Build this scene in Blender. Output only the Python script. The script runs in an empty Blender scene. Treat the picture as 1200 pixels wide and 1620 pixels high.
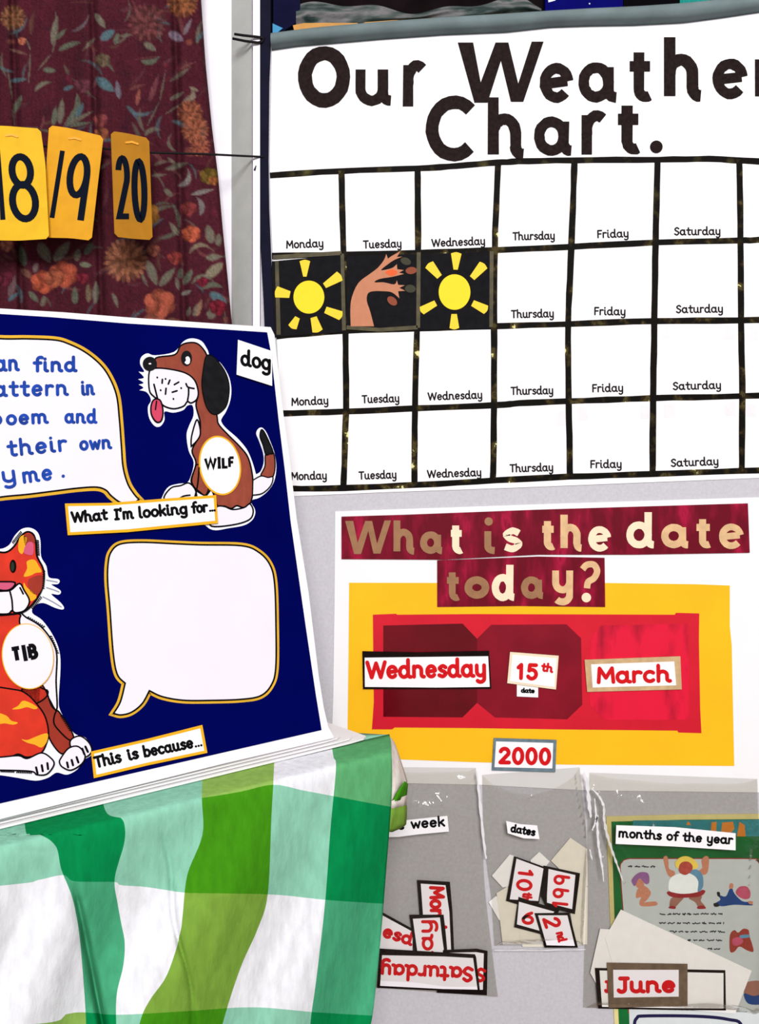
import bpy, math, random
import numpy as np
from mathutils import Vector, Matrix

random.seed(4)
rng = np.random.RandomState(7)
C = bpy.context.scene.collection
SC = bpy.context.scene

# ------------------------------------------------------------------ camera, world, light, exposure
FPX = 1400.0                     # focal length in pixels of the 1200x1620 frame
PX0, PY0 = 600.0, 700.0          # where the level view axis meets the frame
CAM = Vector((0.6, -1.4, 1.127))
cd = bpy.data.cameras.new('camera')
cam = bpy.data.objects.new('camera', cd)
C.objects.link(cam)
cam.location = CAM
cam.rotation_euler = (math.pi/2, 0, 0)
cd.sensor_fit = 'VERTICAL'
cd.sensor_height = 36.0
cd.lens = FPX/1620*36.0
cd.shift_y = -(810-PY0)/1620.0
cd.clip_start = 0.02
SC.camera = cam

w = bpy.data.worlds.new('classroom_light')
SC.world = w
w.use_nodes = True
w.node_tree.nodes['Background'].inputs[0].default_value = (0.97, 0.98, 1.0, 1)
w.node_tree.nodes['Background'].inputs[1].default_value = 0.46

ld = bpy.data.lights.new('window_light', 'AREA')
ld.shape = 'RECTANGLE'; ld.size = 2.2; ld.size_y = 1.6
ld.energy = 400.0
ld.color = (1.0, 0.985, 0.97)
key = bpy.data.objects.new('window_light', ld)
C.objects.link(key)
key.location = (1.2, -5.5, 3.7)
key.rotation_euler = (Vector((0.6, 0, 1.1))-Vector(key.location)).to_track_quat('-Z', 'Y').to_euler()

vs = SC.view_settings
SC.display_settings.display_device = 'sRGB'
vs.view_transform = 'Standard'
vs.look = 'None'
vs.exposure = 0.0
vs.gamma = 1.0
vs.use_curve_mapping = False

# ------------------------------------------------------------------ geometry helpers
def ray(px, py):
    return Vector(((px-PX0)/FPX, 1.0, -(py-PY0)/FPX))

class Plane:
    """a flat surface standing in the room; at() finds the point of it that lies along a sight line"""
    def __init__(s, P, n):
        s.P = Vector(P); s.n = Vector(n).normalized()
        if s.n.dot(CAM-s.P) < 0: s.n = -s.n
    def at(s, p, off=0.0):
        d = ray(p[0], p[1])
        t = (s.P-CAM).dot(s.n)/d.dot(s.n)
        return CAM+d*t+s.n*off

def catmull(pts, closed=True, sub=6):
    """smooth curve through pts; a point given as (x, y, 1) stays a sharp corner"""
    P = [(float(p[0]), float(p[1])) for p in pts]
    S = [len(p) > 2 and p[2] for p in pts]
    n = len(P); out = []
    for i in range(n if closed else n-1):
        a, b = P[i], P[(i+1) % n]
        p0 = P[(i-1) % n] if (closed or i > 0) else a
        p3 = P[(i+2) % n] if (closed or i+2 < n) else b
        if S[i]: p0 = a
        if S[(i+1) % n]: p3 = b
        for k in range(sub):
            t = k/sub
            f = lambda q0, q1, q2, q3: 0.5*((2*q1)+(-q0+q2)*t+(2*q0-5*q1+4*q2-q3)*t*t+(-q0+3*q1-3*q2+q3)*t**3)
            out.append((f(p0[0], a[0], b[0], p3[0]), f(p0[1], a[1], b[1], p3[1])))
    if not closed: out.append(P[-1])
    return out

def A(cx, cy, rx, ry, a0, a1, n=None):
    n = n or max(6, int(abs(a1-a0)/14))
    return [(cx+rx*math.cos(math.radians(a0+(a1-a0)*i/n)), cy+ry*math.sin(math.radians(a0+(a1-a0)*i/n))) for i in range(n+1)]

def area2(p):
    return sum(p[i][0]*p[(i+1) % len(p)][1]-p[(i+1) % len(p)][0]*p[i][1] for i in range(len(p)))

def offset_poly(p, d):
    """grow a closed outline by d pixels"""
    s = 1 if area2(p) > 0 else -1
    n = len(p); out = []
    for i in range(n):
        a, b, c = Vector(p[i-1]), Vector(p[i]), Vector(p[(i+1) % n])
        t1 = (b-a); t2 = (c-b)
        if t1.length < 1e-6 or t2.length < 1e-6:
            t1 = t2 = (c-a)
        t1 = t1.normalized(); t2 = t2.normalized()
        m = Vector((t1.y+t2.y, -(t1.x+t2.x)))
        if m.length < 1e-3: m = Vector((t1.y, -t1.x))
        m.normalize()
        k = max(0.6, m.dot(Vector((t1.y, -t1.x))))
        q = b+m*(s*d/k)
        out.append((q.x, q.y))
    return out

class MB:
    def __init__(s):
        s.v = []; s.f = []; s.mi = []; s.mats = []; s.sm = []
    def mat(s, m):
        if m not in s.mats: s.mats.append(m)
        return s.mats.index(m)
    def add(s, verts, faces, m, smooth=False):
        b = len(s.v); k = s.mat(m)
        s.v += [tuple(x) for x in verts]
        for f in faces:
            s.f.append([b+i for i in f]); s.mi.append(k); s.sm.append(smooth)
        return s
    def slab(s, pts, plane, off, th, m, side=None):
        """a flat cut shape of thickness th whose back lies off in front of the plane"""
        if area2(pts) > 0: pts = pts[::-1]
        n = len(pts)
        fr = [plane.at(p, off+th) for p in pts]
        bk = [f-plane.n*th for f in fr]
        s.add(fr, [list(range(n))], m)
        s.add(fr+bk, [[i, n+i, n+(i+1) % n, (i+1) % n] for i in range(n)]+[[2*n-1-i for i in range(n)]], side or m)
        return s
    def stroke(s, pts, wd, plane, off, th, m, closed=False, cap='round', jit=0.0, taper=False):
        """a ribbon of width wd pixels along pts, thickness th"""
        q = []
        for p in pts:
            if not q or (abs(p[0]-q[-1][0])+abs(p[1]-q[-1][1])) > 0.05: q.append((p[0], p[1]))
        if closed and len(q) > 2 and abs(q[0][0]-q[-1][0])+abs(q[0][1]-q[-1][1]) < 0.3: q.pop()
        n = len(q)
        if n < 2: return s.dot(q[0], wd/2, plane, off, th, m)
        if cap == 'round' and not closed:      # sharp corners get a round joint
            for i in range(1, n-1):
                t1 = Vector((q[i][0]-q[i-1][0], q[i][1]-q[i-1][1])).normalized(); t2 = Vector((q[i+1][0]-q[i][0], q[i+1][1]-q[i][1])).normalized()
                if t1.dot(t2) < 0.2:
                    s.stroke(q[:i+1], wd, plane, off, th, m, jit=jit)
                    return s.stroke(q[i:], wd, plane, off, th-0.00006, m, jit=jit)
        L = []; R = []
        for i in range(n):
            a = q[i-1] if (i > 0 or closed) else q[i]
            c = q[(i+1) % n] if (i < n-1 or closed) else q[i]
            b = q[i]
            t1 = Vector((b[0]-a[0], b[1]-a[1])); t2 = Vector((c[0]-b[0], c[1]-b[1]))
            if t1.length < 1e-6: t1 = t2
            if t2.length < 1e-6: t2 = t1
            t1 = t1.normalized(); t2 = t2.normalized()
            n1 = Vector((-t1.y, t1.x)); mm = n1+Vector((-t2.y, t2.x))
            if mm.length < 1e-3: mm = n1
            mm.normalize()
            k = max(0.6 if cap == 'round' else 0.45, mm.dot(n1))
            h = wd/2/k
            if taper: h *= 0.12+0.88*math.sin(math.pi*(i+0.5)/n)**0.6*(0.72+0.28*math.sin(i*1.9))
            j1, j2 = (random.uniform(-jit, jit), random.uniform(-jit, jit)) if jit else (0, 0)
            L.append((b[0]+mm.x*(h+j1), b[1]+mm.y*(h+j1)))
            R.append((b[0]-mm.x*(h+j2), b[1]-mm.y*(h+j2)))
        fr = [plane.at(p, off+th) for p in L+R]
        bk = [f-plane.n*th for f in fr]
        seg = range(n if closed else n-1)
        F = []
        for i in seg:
            j = (i+1) % n
            F.append([i, n+i, n+j, j])
            F.append([i, j, 2*n+j, 2*n+i]); F.append([n+i, 3*n+i, 3*n+j, n+j])
        if not closed:
            F.append([0, 2*n, 3*n, n]); F.append([n-1, 2*n-1, 4*n-1, 3*n-1])
        s.add(fr+bk, F, m)
        if cap == 'round' and not closed:
            for e in (q[0], q[-1]): s.dot(e, wd/2, plane, off, th-0.00004, m, 10)
        return s
    def dot(s, c, r, plane, off, th, m, n=16, ry=None):
        return s.slab([(c[0]+r*math.cos(2*math.pi*i/n), c[1]+(ry or r)*math.sin(2*math.pi*i/n)) for i in range(n)], plane, off, th, m)
    def tube(s, pts, r, m, n=8):
        P = [Vector(p) for p in pts]; V = []; F = []
        for i, p in enumerate(P):
            t = (P[min(i+1, len(P)-1)]-P[max(i-1, 0)]).normalized()
            u = t.orthogonal().normalized() if i == 0 else (u-t*u.dot(t)).normalized()
            v = t.cross(u)
            V += [p+(u*math.cos(2*math.pi*k/n)+v*math.sin(2*math.pi*k/n))*r for k in range(n)]
        for i in range(len(P)-1):
            for k in range(n):
                F.append([i*n+k, i*n+(k+1) % n, (i+1)*n+(k+1) % n, (i+1)*n+k])
        F.append(list(range(n))[::-1]); F.append([(len(P)-1)*n+k for k in range(n)])
        return s.add(V, F, m, True)
    def box(s, lo, hi, m, bevel=0.0):
        x0, y0, z0 = lo; x1, y1, z1 = hi; b = bevel
        if b <= 0:
            V = [(x, y, z) for x in (x0, x1) for y in (y0, y1) for z in (z0, z1)]
            return s.add(V, [[0, 1, 3, 2], [4, 6, 7, 5], [0, 4, 5, 1], [2, 3, 7, 6], [0, 2, 6, 4], [1, 5, 7, 3]], m)
        prof = [(x0+b, y0), (x1-b, y0), (x1, y0+b), (x1, y1-b), (x1-b, y1), (x0+b, y1), (x0, y1-b), (x0, y0+b)]
        V = [(x, y, z0) for x, y in prof]+[(x, y, z1) for x, y in prof]
        F = [[i, (i+1) % 8, 8+(i+1) % 8, 8+i] for i in range(8)]+[list(range(8))[::-1], list(range(8, 16))]
        return s.add(V, F, m)
    def build(s, name, parent=None, label=None):
        me = bpy.data.meshes.new(name)
        me.from_pydata(s.v, [], s.f)
        for m in s.mats: me.materials.append(m)
        me.polygons.foreach_set('material_index', s.mi)
        me.polygons.foreach_set('use_smooth', s.sm)
        me.update()
        o = bpy.data.objects.new(name, me)
        C.objects.link(o)
        if parent: o.parent = parent
        if label: o['label'] = label
        return o

def thing(name, label, cat, group=None):
    o = bpy.data.objects.new(name, None)
    o.empty_display_size = 0.02
    C.objects.link(o)
    return tag(o, label, cat, group)

def tag(o, label, cat, group=None, kind=None):
    o['label'] = label; o['category'] = cat
    if group: o['group'] = group
    if kind: o['kind'] = kind
    return o

def struct(o):
    o['kind'] = 'structure'
    return o

# ------------------------------------------------------------------ materials
def lin(c):
    c = c/255.0
    return c/12.92 if c <= 0.04045 else ((c+0.055)/1.055)**2.4

WHITE_ALBEDO = 0.86
MATS = {}
def mat(name, rgb, rough=0.75, spec=0.2, var=0.04, scale=60.0, bump=0.0, bscale=400.0, coat=0.0, metal=0.0, spots=None, stretch=None):
    """matt coloured surface; rgb is the colour as it looks in full room light"""
    if name in MATS: return MATS[name]
    m = bpy.data.materials.new(name); MATS[name] = m
    m.use_nodes = True
    nt = m.node_tree; N = nt.nodes; L = nt.links
    b = N['Principled BSDF']
    b.inputs['Roughness'].default_value = rough
    b.inputs['Specular IOR Level'].default_value = spec
    b.inputs['Metallic'].default_value = metal
    b.inputs['Coat Weight'].default_value = coat
    b.inputs['Coat Roughness'].default_value = 0.15
    col = [lin(c)*WHITE_ALBEDO for c in rgb]
    tc = N.new('ShaderNodeTexCoord')
    vec = tc.outputs['Object']
    if stretch:
        mp = N.new('ShaderNodeMapping'); mp.inputs['Scale'].default_value = stretch
        L.new(vec, mp.inputs['Vector']); vec = mp.outputs['Vector']
    no = N.new('ShaderNodeTexNoise'); no.inputs['Scale'].default_value = scale; no.inputs['Detail'].default_value = 4
    L.new(vec, no.inputs['Vector'])
    cr = N.new('ShaderNodeValToRGB')
    cr.color_ramp.elements[0].position = 0.3; cr.color_ramp.elements[1].position = 0.7
    cr.color_ramp.elements[0].color = (*[max(0, c*(1-var)) for c in col], 1)
    cr.color_ramp.elements[1].color = (*[min(1, c*(1+var)) for c in col], 1)
    if spots:                      # [(position, rgb), ...] replaces the soft variation
        e = cr.color_ramp.elements
        while len(e) > 1: e.remove(e[0])
        e[0].position = 0.0; e[0].color = (*col, 1)
        for pos, c in spots:
            k = e.new(pos); k.color = (*[lin(x)*WHITE_ALBEDO for x in c], 1)
    L.new(no.outputs['Fac'], cr.inputs['Fac'])
    L.new(cr.outputs['Color'], b.inputs['Base Color'])
    if bump > 0:
        n2 = N.new('ShaderNodeTexNoise'); n2.inputs['Scale'].default_value = bscale; n2.inputs['Detail'].default_value = 3
        L.new(vec, n2.inputs['Vector'])
        bp = N.new('ShaderNodeBump'); bp.inputs['Strength'].default_value = bump; bp.inputs['Distance'].default_value = 0.002
        L.new(n2.outputs['Fac'], bp.inputs['Height']); L.new(bp.outputs['Normal'], b.inputs['Normal'])
    return m

def film(name, t, gloss=0.07, rough=0.1, bump=0.25, bscale=45.0):
    """clear polythene: lets the view through with a slight grey tint, shines on its creases"""
    m = bpy.data.materials.new(name); m.use_nodes = True
    nt = m.node_tree; N = nt.nodes; L = nt.links
    N.remove(N['Principled BSDF'])
    tr = N.new('ShaderNodeBsdfTransparent'); tr.inputs[0].default_value = (t, t*0.995, t*0.97, 1)
    gl = N.new('ShaderNodeBsdfGlossy'); gl.inputs['Roughness'].default_value = rough
    lw = N.new('ShaderNodeLayerWeight'); lw.inputs['Blend'].default_value = 0.15
    ma = N.new('ShaderNodeMath'); ma.operation = 'MULTIPLY_ADD'
    ma.inputs[1].default_value = 0.5; ma.inputs[2].default_value = gloss
    L.new(lw.outputs['Fresnel'], ma.inputs[0])
    mx = N.new('ShaderNodeMixShader')
    L.new(ma.outputs[0], mx.inputs[0]); L.new(tr.outputs[0], mx.inputs[1]); L.new(gl.outputs[0], mx.inputs[2])
    tc = N.new('ShaderNodeTexCoord'); no = N.new('ShaderNodeTexNoise')
    no.inputs['Scale'].default_value = bscale; no.inputs['Detail'].default_value = 3; no.inputs['Distortion'].default_value = 0.6
    L.new(tc.outputs['Object'], no.inputs['Vector'])
    bp = N.new('ShaderNodeBump'); bp.inputs['Strength'].default_value = bump; bp.inputs['Distance'].default_value = 0.01
    L.new(no.outputs['Fac'], bp.inputs['Height'])
    L.new(bp.outputs['Normal'], gl.inputs['Normal'])
    L.new(mx.outputs[0], N['Material Output'].inputs[0])
    return m

M_white = mat('white_paper', (253, 250, 253), var=0.015, scale=25)
M_lam = mat('laminated_white', (250, 244, 251), rough=0.45, spec=0.25, var=0.02, scale=18)
M_black = mat('black_print', (12, 11, 14), spec=0.04)
M_ink = mat('day_ink', (28, 22, 28), spec=0.1)

# ------------------------------------------------------------------ round school lettering, as pen strokes
def flick(x):
    return A(x+0.2, 0.22, 0.2, 0.22, 180, 275, 5)
def rev(p): return p[::-1]
ST = lambda x, t=1.0: [(x, t), (x, 0.0)]
G = {
 'a': (1.04, [A(.42, .5, .35, .49, 0, 360), [(.77, 1.0), (.77, .24)]+flick(.77)]),
 'b': (0.95, [ST(.12, 1.62), A(.47, .49, .35, .49, 0, 360)]),
 'c': (0.86, [A(.47, .5, .37, .5, 48, 312)]),
 'd': (1.04, [A(.42, .49, .35, .49, 0, 360), [(.77, 1.62), (.77, .24)]+flick(.77)]),
 'e': (0.92, [[(.14, .48), (.76, .56)], A(.45, .5, .34, .5, 8, 318)]),
 'f': (0.68, [A(.62, 1.3, .28, .32, 60, 180)+[(.34, .0)], [(.06, .95), (.64, .95)]]),
 'j': (0.5, [[(.3, 1), (.3, -.3)]+A(.1, -.3, .2, .25, 0, -120), 'dot:.3,1.42']),
 'g': (0.95, [A(.42, .5, .35, .49, 0, 360), [(.77, 1.0), (.77, -.28)]+A(.43, -.28, .34, .3, 0, -145)]),
 'h': (1.02, [ST(.12, 1.62), [(.12, .55)]+A(.43, .6, .31, .4, 180, 0)+[(.74, .24)]+flick(.74)]),
 'i': (0.42, [[(.12, 1.0), (.12, .24)]+flick(.12), 'dot:.12,1.42']),
 'k': (0.86, [ST(.12, 1.62), [(.7, .98), (.16, .45)], [(.34, .6), (.76, .0)]]),
 'l': (0.42, [[(.12, 1.62), (.12, .24)]+flick(.12)]),
 'm': (1.52, [ST(.12), [(.12, .55)]+A(.39, .63, .27, .37, 180, 0)+[(.66, .0)], [(.66, .55)]+A(.93, .63, .27, .37, 180, 0)+[(1.2, .24)]+flick(1.2)]),
 'n': (1.02, [ST(.12), [(.12, .55)]+A(.43, .6, .31, .4, 180, 0)+[(.74, .24)]+flick(.74)]),
 'o': (0.92, [A(.46, .5, .36, .5, 0, 360)]),
 'p': (0.95, [[(.12, 1.0), (.12, -.6)], A(.47, .5, .35, .49, 0, 360)]),
 'r': (0.7, [ST(.12), [(.12, .5)]+A(.44, .58, .32, .41, 180, 55)]),
 's': (0.76, [catmull([(.64, .86), (.4, 1.0), (.14, .8), (.28, .57), (.52, .45), (.64, .24), (.4, .0), (.1, .12)], False, 4)]),
 't': (0.72, [[(.32, 1.42), (.32, .26)]+A(.54, .26, .22, .26, 180, 300), [(.04, .97), (.66, .97)]]),
 'u': (1.02, [[(.12, 1.0), (.12, .4)]+A(.43, .4, .31, .4, 180, 360)+[(.74, 1.0)], [(.74, 1.0), (.74, .24)]+flick(.74)]),
 'v': (0.8, [[(.06, 1), (.4, 0), (.74, 1)]]),
 'w': (1.15, [[(.06, 1.0), (.31, .0), (.57, .82), (.83, .0), (1.08, 1.0)]]),
 'y': (0.92, [[(.12, 1.0), (.12, .42)]+A(.43, .42, .31, .4, 180, 350), [(.74, 1.0), (.74, -.25)]+A(.42, -.25, .32, .34, 0, -140)]),
 'B': (1.0, [ST(.14, 1.45), [(.14, 1.45), (.45, 1.45)]+A(.45, 1.1, .3, .35, 90, -90)+[(.14, .75)], [(.45, .75)]+A(.48, .375, .36, .375, 90, -90)+[(.14, 0)]]),
 'C': (1.12, [A(.62, .72, .5, .73, 48, 318)]),
 'F': (0.82, [ST(.14, 1.45), [(.14, 1.45), (.76, 1.45)], [(.14, .76), (.66, .76)]]),
 'I': (0.66, [ST(.33, 1.45), [(.1, 1.45), (.56, 1.45)], [(.1, 0), (.56, 0)]]),
 'J': (0.8, [[(.22, 1.45), (.76, 1.45)], [(.56, 1.45), (.56, .32)]+A(.32, .32, .24, .34, 0, -150)]),
 'L': (0.82, [[(.14, 1.45), (.14, 0), (.76, 0)]]),
 'M': (1.3, [[(.12, 0), (.2, 1.45), (.65, .45), (1.1, 1.45), (1.18, 0)]]),
 'O': (1.3, [A(.65, .72, .54, .74, 0, 360)]),
 'S': (0.92, [catmull([(.8, 1.25), (.5, 1.47), (.17, 1.2), (.3, .86), (.6, .68), (.8, .38), (.5, -.02), (.1, .18)], False, 4)]),
 'T': (0.98, [ST(.49, 1.45), [(.06, 1.45), (.92, 1.45)]]),
 'W': (1.6, [[(.06, 1.45), (.42, .0), (.8, 1.35), (1.18, .0), (1.54, 1.45)]]),
 '0': (0.98, [A(.49, .74, .36, .75, 0, 360)]),
 '1': (0.55, [[(.08, 1.15), (.32, 1.45), (.32, 0)]]),
 '2': (0.95, [A(.45, 1.08, .34, .4, 165, -25)+[(.1, .03), (.84, .03)]]),
 '5': (0.92, [[(.76, 1.45), (.24, 1.45), (.19, .84)]+A(.42, .47, .36, .48, 118, -150)]),
 '6': (0.95, [catmull([(.72, 1.42), (.38, 1.1), (.14, .55)], False, 4)+A(.48, .45, .35, .46, 180, 540)]),
 '8': (0.95, [A(.47, 1.12, .29, .34, 0, 360), A(.47, .39, .36, .41, 0, 360)]),
 '9': (0.95, [A(.44, 1.02, .34, .44, 0, 360), [(.78, 1.02), (.74, 0)]]),
 '.': (0.4, ['dot:.16,.06']),
 ',': (0.4, [[(.2, .1), (.1, -.2)]]),
 '…': (1.3, ['dot:.14,.05', 'dot:.62,.05', 'dot:1.1,.05']),
 "'": (0.34, [[(.16, 1.6), (.13, 1.25)]]),
 '?': (0.85, [A(.42, 1.12, .31, .36, 165, -70)+[(.42, .5), (.42, .36)], 'dot:.42,-.02']),
 '/': (0.6, [[(.1, 0), (.5, 1.45)]]),
 ' ': (0.55, []),
}
def text(mb, s, p0, p1, xh, sw, plane, off, th, m, up=None, bow=0.0, cap='round', sp=0.1, slant=0.0, dot=0.62, jit=0.0):
    """write s along the line p0 -> p1 (pixels of the photo on that plane); xh = x-height, sw = pen width"""
    strokes = []; x = 0.0
    for ch in s:
        adv, st = G[ch]
        for q in st:
            if isinstance(q, str):
                dx, dy = [float(v) for v in q[4:].split(',')]
                strokes.append(('d', [(x+dx, dy)]))
            else: strokes.append(('s', [(x+a, b) for a, b in q]))
        x += adv+sp
    xs = [p[0] for k, q in strokes for p in q]
    lo, hi = min(xs), max(xs)
    d = Vector((p1[0]-p0[0], p1[1]-p0[1])); L = d.length; d.normalize()
    u = Vector(up).normalized() if up else Vector((d.y, -d.x))
    def T(p):
        f = (p[0]-lo)/max(hi-lo, 1e-6)
        a = sw/2+f*(L-sw)+slant*p[1]*xh
        y = p[1]*(xh-sw*0.9)+sw*0.45 + bow*4*f*(1-f)
        return (p0[0]+d.x*a+u.x*y, p0[1]+d.y*a+u.y*y)
    lay = 0
    for k, q in strokes:
        if k == 'd': mb.dot(T(q[0]), sw*dot, plane, off, th, m, 14)
        else:
            lay = (lay+1) % 3
            mb.stroke([T(p) for p in q], sw, plane, off, th+lay*0.00012, m, cap=cap, jit=jit)
    return mb

WPOLY = [(0, .015), (.177, .015), (.268, .67), (.438, .015), (.59, .015), (.70, .69), (.858, 0), (1, 0), (.768, .985), (.62, .985), (.504, .31), (.348, 1), (.194, 1)]
def glyph_box(mb, ch, x0, y0, x1, y1, sw, plane, off, th, m, cap='butt', rot=0.0, jit=0.0, dotr=None, shear=0.0):
    """one letter whose outline just fills the pixel box"""
    if ch == 'W':
        return mb.slab([(x0+u*(x1-x0)+random.uniform(-jit, jit), y0+v*(y1-y0)) for u, v in WPOLY], plane, off, th+0.0001, m)
    st = G[ch][1]; pts = []
    for q in st:
        if isinstance(q, str): continue
        pts += q
    lx, hx = min(p[0] for p in pts), max(p[0] for p in pts)
    ly, hy = min(p[1] for p in pts), max(p[1] for p in pts)
    cx, cy = (x0+x1)/2, (y0+y1)/2
    c, s = math.cos(math.radians(rot)), math.sin(math.radians(rot))
    h = sw/2
    ht = h if cap == 'round' or ch in 'OCocesa806329' else 0.0
    hb = h if cap == 'round' or ch in 'OCocesatudi806y2' else (h*0.6 if ch == 'h' else 0.0)
    def T(p):
        px = x0+h+(p[0]-lx)/max(hx-lx, 1e-6)*(x1-x0-sw) if hx-lx > 1e-6 else cx
        py = y1-hb-(p[1]-ly)/(hy-ly)*(y1-y0-ht-hb)
        px += shear*(cy-py)
        return (cx+(px-cx)*c-(py-cy)*s, cy+(px-cx)*s+(py-cy)*c)
    lay = 0
    for q in st:
        if isinstance(q, str): continue
        lay += 1
        cl = len(q) > 8 and abs(q[0][0]-q[-1][0])+abs(q[0][1]-q[-1][1]) < 1e-6
        mb.stroke([T(p) for p in q], sw, plane, off, th+lay*0.00012, m, closed=cl, cap=cap, jit=jit)
    return mb

# ================================================================== STRUCTURE
W0 = Plane((0, 0, 0), (0, -1, 0))            # face of the notice board
WALL = Plane((0, 0.04, 0), (0, -1, 0))

M_wall = mat('painted_wall', (206, 204, 206), var=0.03, scale=30, bump=0.1)
M_floor = mat('floor_lino', (120, 100, 80), rough=0.5, var=0.1, scale=20)
struct(MB().box((-1.6, 0.04, 0.0), (2.6, 0.16, 2.7), M_wall).build('wall_back'))
struct(MB().box((-1.6, -3.0, -0.06), (2.6, 0.04, 0.0), M_floor).build('floor'))

# window casing beside the curtain: flat frame, splayed reveal with its shade put in as grey, narrow white bead
M_frame = mat('window_gloss_paint', (246, 240, 250), rough=0.4, spec=0.3, var=0.03, scale=22)
M_reveal = mat('window_reveal_shade', (196, 196, 192), var=0.06, scale=30, bump=0.1)  # grey stands for the shade on the splayed face
M_pane = mat('window_night_glass', (30, 34, 44), rough=0.1, spec=0.5)
def pxw(px, y):                              # x in metres of a photo column at depth y
    return CAM.x+(px-PX0)/FPX*(y-CAM.y)
win = thing('window_1', '', ''); del win['label']; del win['category']; struct(win)
z0, z1 = 0.62, 2.2
prof = [(-0.06, 0.032), (pxw(366, 0.032), 0.032), (pxw(398, -0.004), -0.004), (pxw(399, 0.004), 0.004), (pxw(400, -0.006), -0.006), (pxw(411, -0.006), -0.006), (pxw(411, 0.04), 0.04), (-0.06, 0.04)]
mb = MB()
V = [(x, y, z) for z in (z0, z1) for x, y in prof]; n = len(prof)
for i in range(n):
    mb.add([V[i], V[(i+1) % n], V[n+(i+1) % n], V[n+i]], [[0, 1, 2, 3]], M_reveal if i == 1 else M_frame)
mb.add(V, [list(range(n)), list(range(n, 2*n))[::-1]], M_frame)
mb.build('frame', win)
MB().box((-0.5, 0.036, z0), (-0.06, 0.04, z1), M_pane).build('pane', win)
MB().box((-0.52, -0.02, z0-0.05), (pxw(411, -0.006), 0.04, z0), M_frame, 0.004).build('sill', win)

# ================================================================== NOTICE BOARD
M_felt = mat('grey_felt', (203, 200, 207), var=0.06, scale=220, bump=0.15, bscale=900)
M_navy = mat('navy_trim', (24, 24, 42), spec=0.03, rough=0.7, var=0.15, scale=40)
M_rail = mat('grey_rail', (112, 126, 128), spec=0.1, rough=0.6, var=0.12, scale=25, bump=0.15, bscale=200)
board = thing('notice_board', 'grey felt notice board with navy edging, carrying the weather chart and the date poster', 'notice board')
railtop = [(430, 56), (500, 47), (600, 38), (700, 31), (830, 23), (930, 17), (1010, 13), (1080, 8), (1120, 4), (1200, -4), (1330, -18)]
railbot = [(430, 80), (470, 74), (520, 70), (600, 63), (700, 56), (800, 52), (870, 44), (930, 42), (1000, 41), (1080, 37), (1140, 29), (1200, 20), (1330, 2)]
def under(line, x):
    for (a, b), (c, d) in zip(line, line[1:]):
        if a <= x <= c: return b+(d-b)*(x-a)/(c-a)
    return line[0][1] if x < line[0][0] else line[-1][1]
mb = MB()
back = [(412, 30)]+[(x, y+6) for x, y in railtop]+[(1330, 1700), (412, 1700)]
mb.slab(back, W0, -0.04, 0.04, M_felt)
mb.build('felt_panel', board)
navy = [(410, -30), (428.5, -30), (428.5, 60), (428, 84), (426, 130), (424.8, 255), (425.8, 330), (429.5, 420), (434, 520), (435.5, 560), (437, 700), (440, 1700), (424, 1700), (420, 540), (417, 470), (413, 400), (410, 330), (409, 255), (409, 120)]
MB().slab(navy, W0, -0.04, 0.0455, M_navy).build('edge_trim', board)
# the rail along the top: a half-round grey moulding
mb = MB(); V = []; F = []; K = 9
xs = [430+i*(900/60) for i in range(61)]
for x in xs:
    yt, yb = under(railtop, x), under(railbot, x)
    for k in range(K):
        a = k/(K-1)
        V.append(W0.at((x, yt+(yb-yt)*a), 0.003+0.017*math.sin(math.pi*a)**0.4 if 0 < a < 1 else 0.0))
for i in range(60):
    for k in range(K-1): F.append([i*K+k, i*K+k+1, (i+1)*K+k+1, (i+1)*K+k])
mb.add(V, F, M_rail, True)
mb.build('top_rail', board)

# ================================================================== WEATHER CHART
M_chart = mat('chart_paper', (254, 251, 254), var=0.012, scale=14)
M_cut = mat('cut_letter_card', (36, 26, 25), rough=0.7, spec=0.04, var=0.35, scale=160)
M_tape = mat('black_tape', (14, 12, 9), rough=0.6, spec=0.05, scale=38,
             spots=[(0.52, (15, 12, 8)), (0.59, (46, 36, 18)), (0.63, (80, 70, 38)), (0.66, (28, 19, 12)), (0.68, (224, 214, 140)), (0.72, (236, 228, 170))])
M_tapedk = mat('black_tape_fresh', (14, 11, 9), rough=0.6, spec=0.05, scale=30,
             spots=[(0.56, (16, 12, 9)), (0.68, (60, 54, 30)), (0.78, (90, 84, 46))])
M_stick = mat('clear_sticky_tape', (240, 236, 240), rough=0.3, spec=0.3, var=0.03, scale=90)
chart = thing('weather_chart', 'white weekly weather chart gridded with black tape under cut-out black title letters', 'chart')
pap = [(430, 82), (470, 76), (520, 72), (600, 65), (700, 58), (800, 54), (870, 46), (930, 44), (1000, 43), (1080, 39), (1140, 31), (1200, 22), (1330, 4),
       (1330, 751), (1200, 756), (1000, 764), (800, 772), (600, 779), (464, 785), (441, 600), (437, 520), (428, 330), (427, 250)]
MB().slab(pap, W0, 0.0008, 0.0007, M_chart).build('chart_sheet', chart)
o_ = 0.0015
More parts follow.
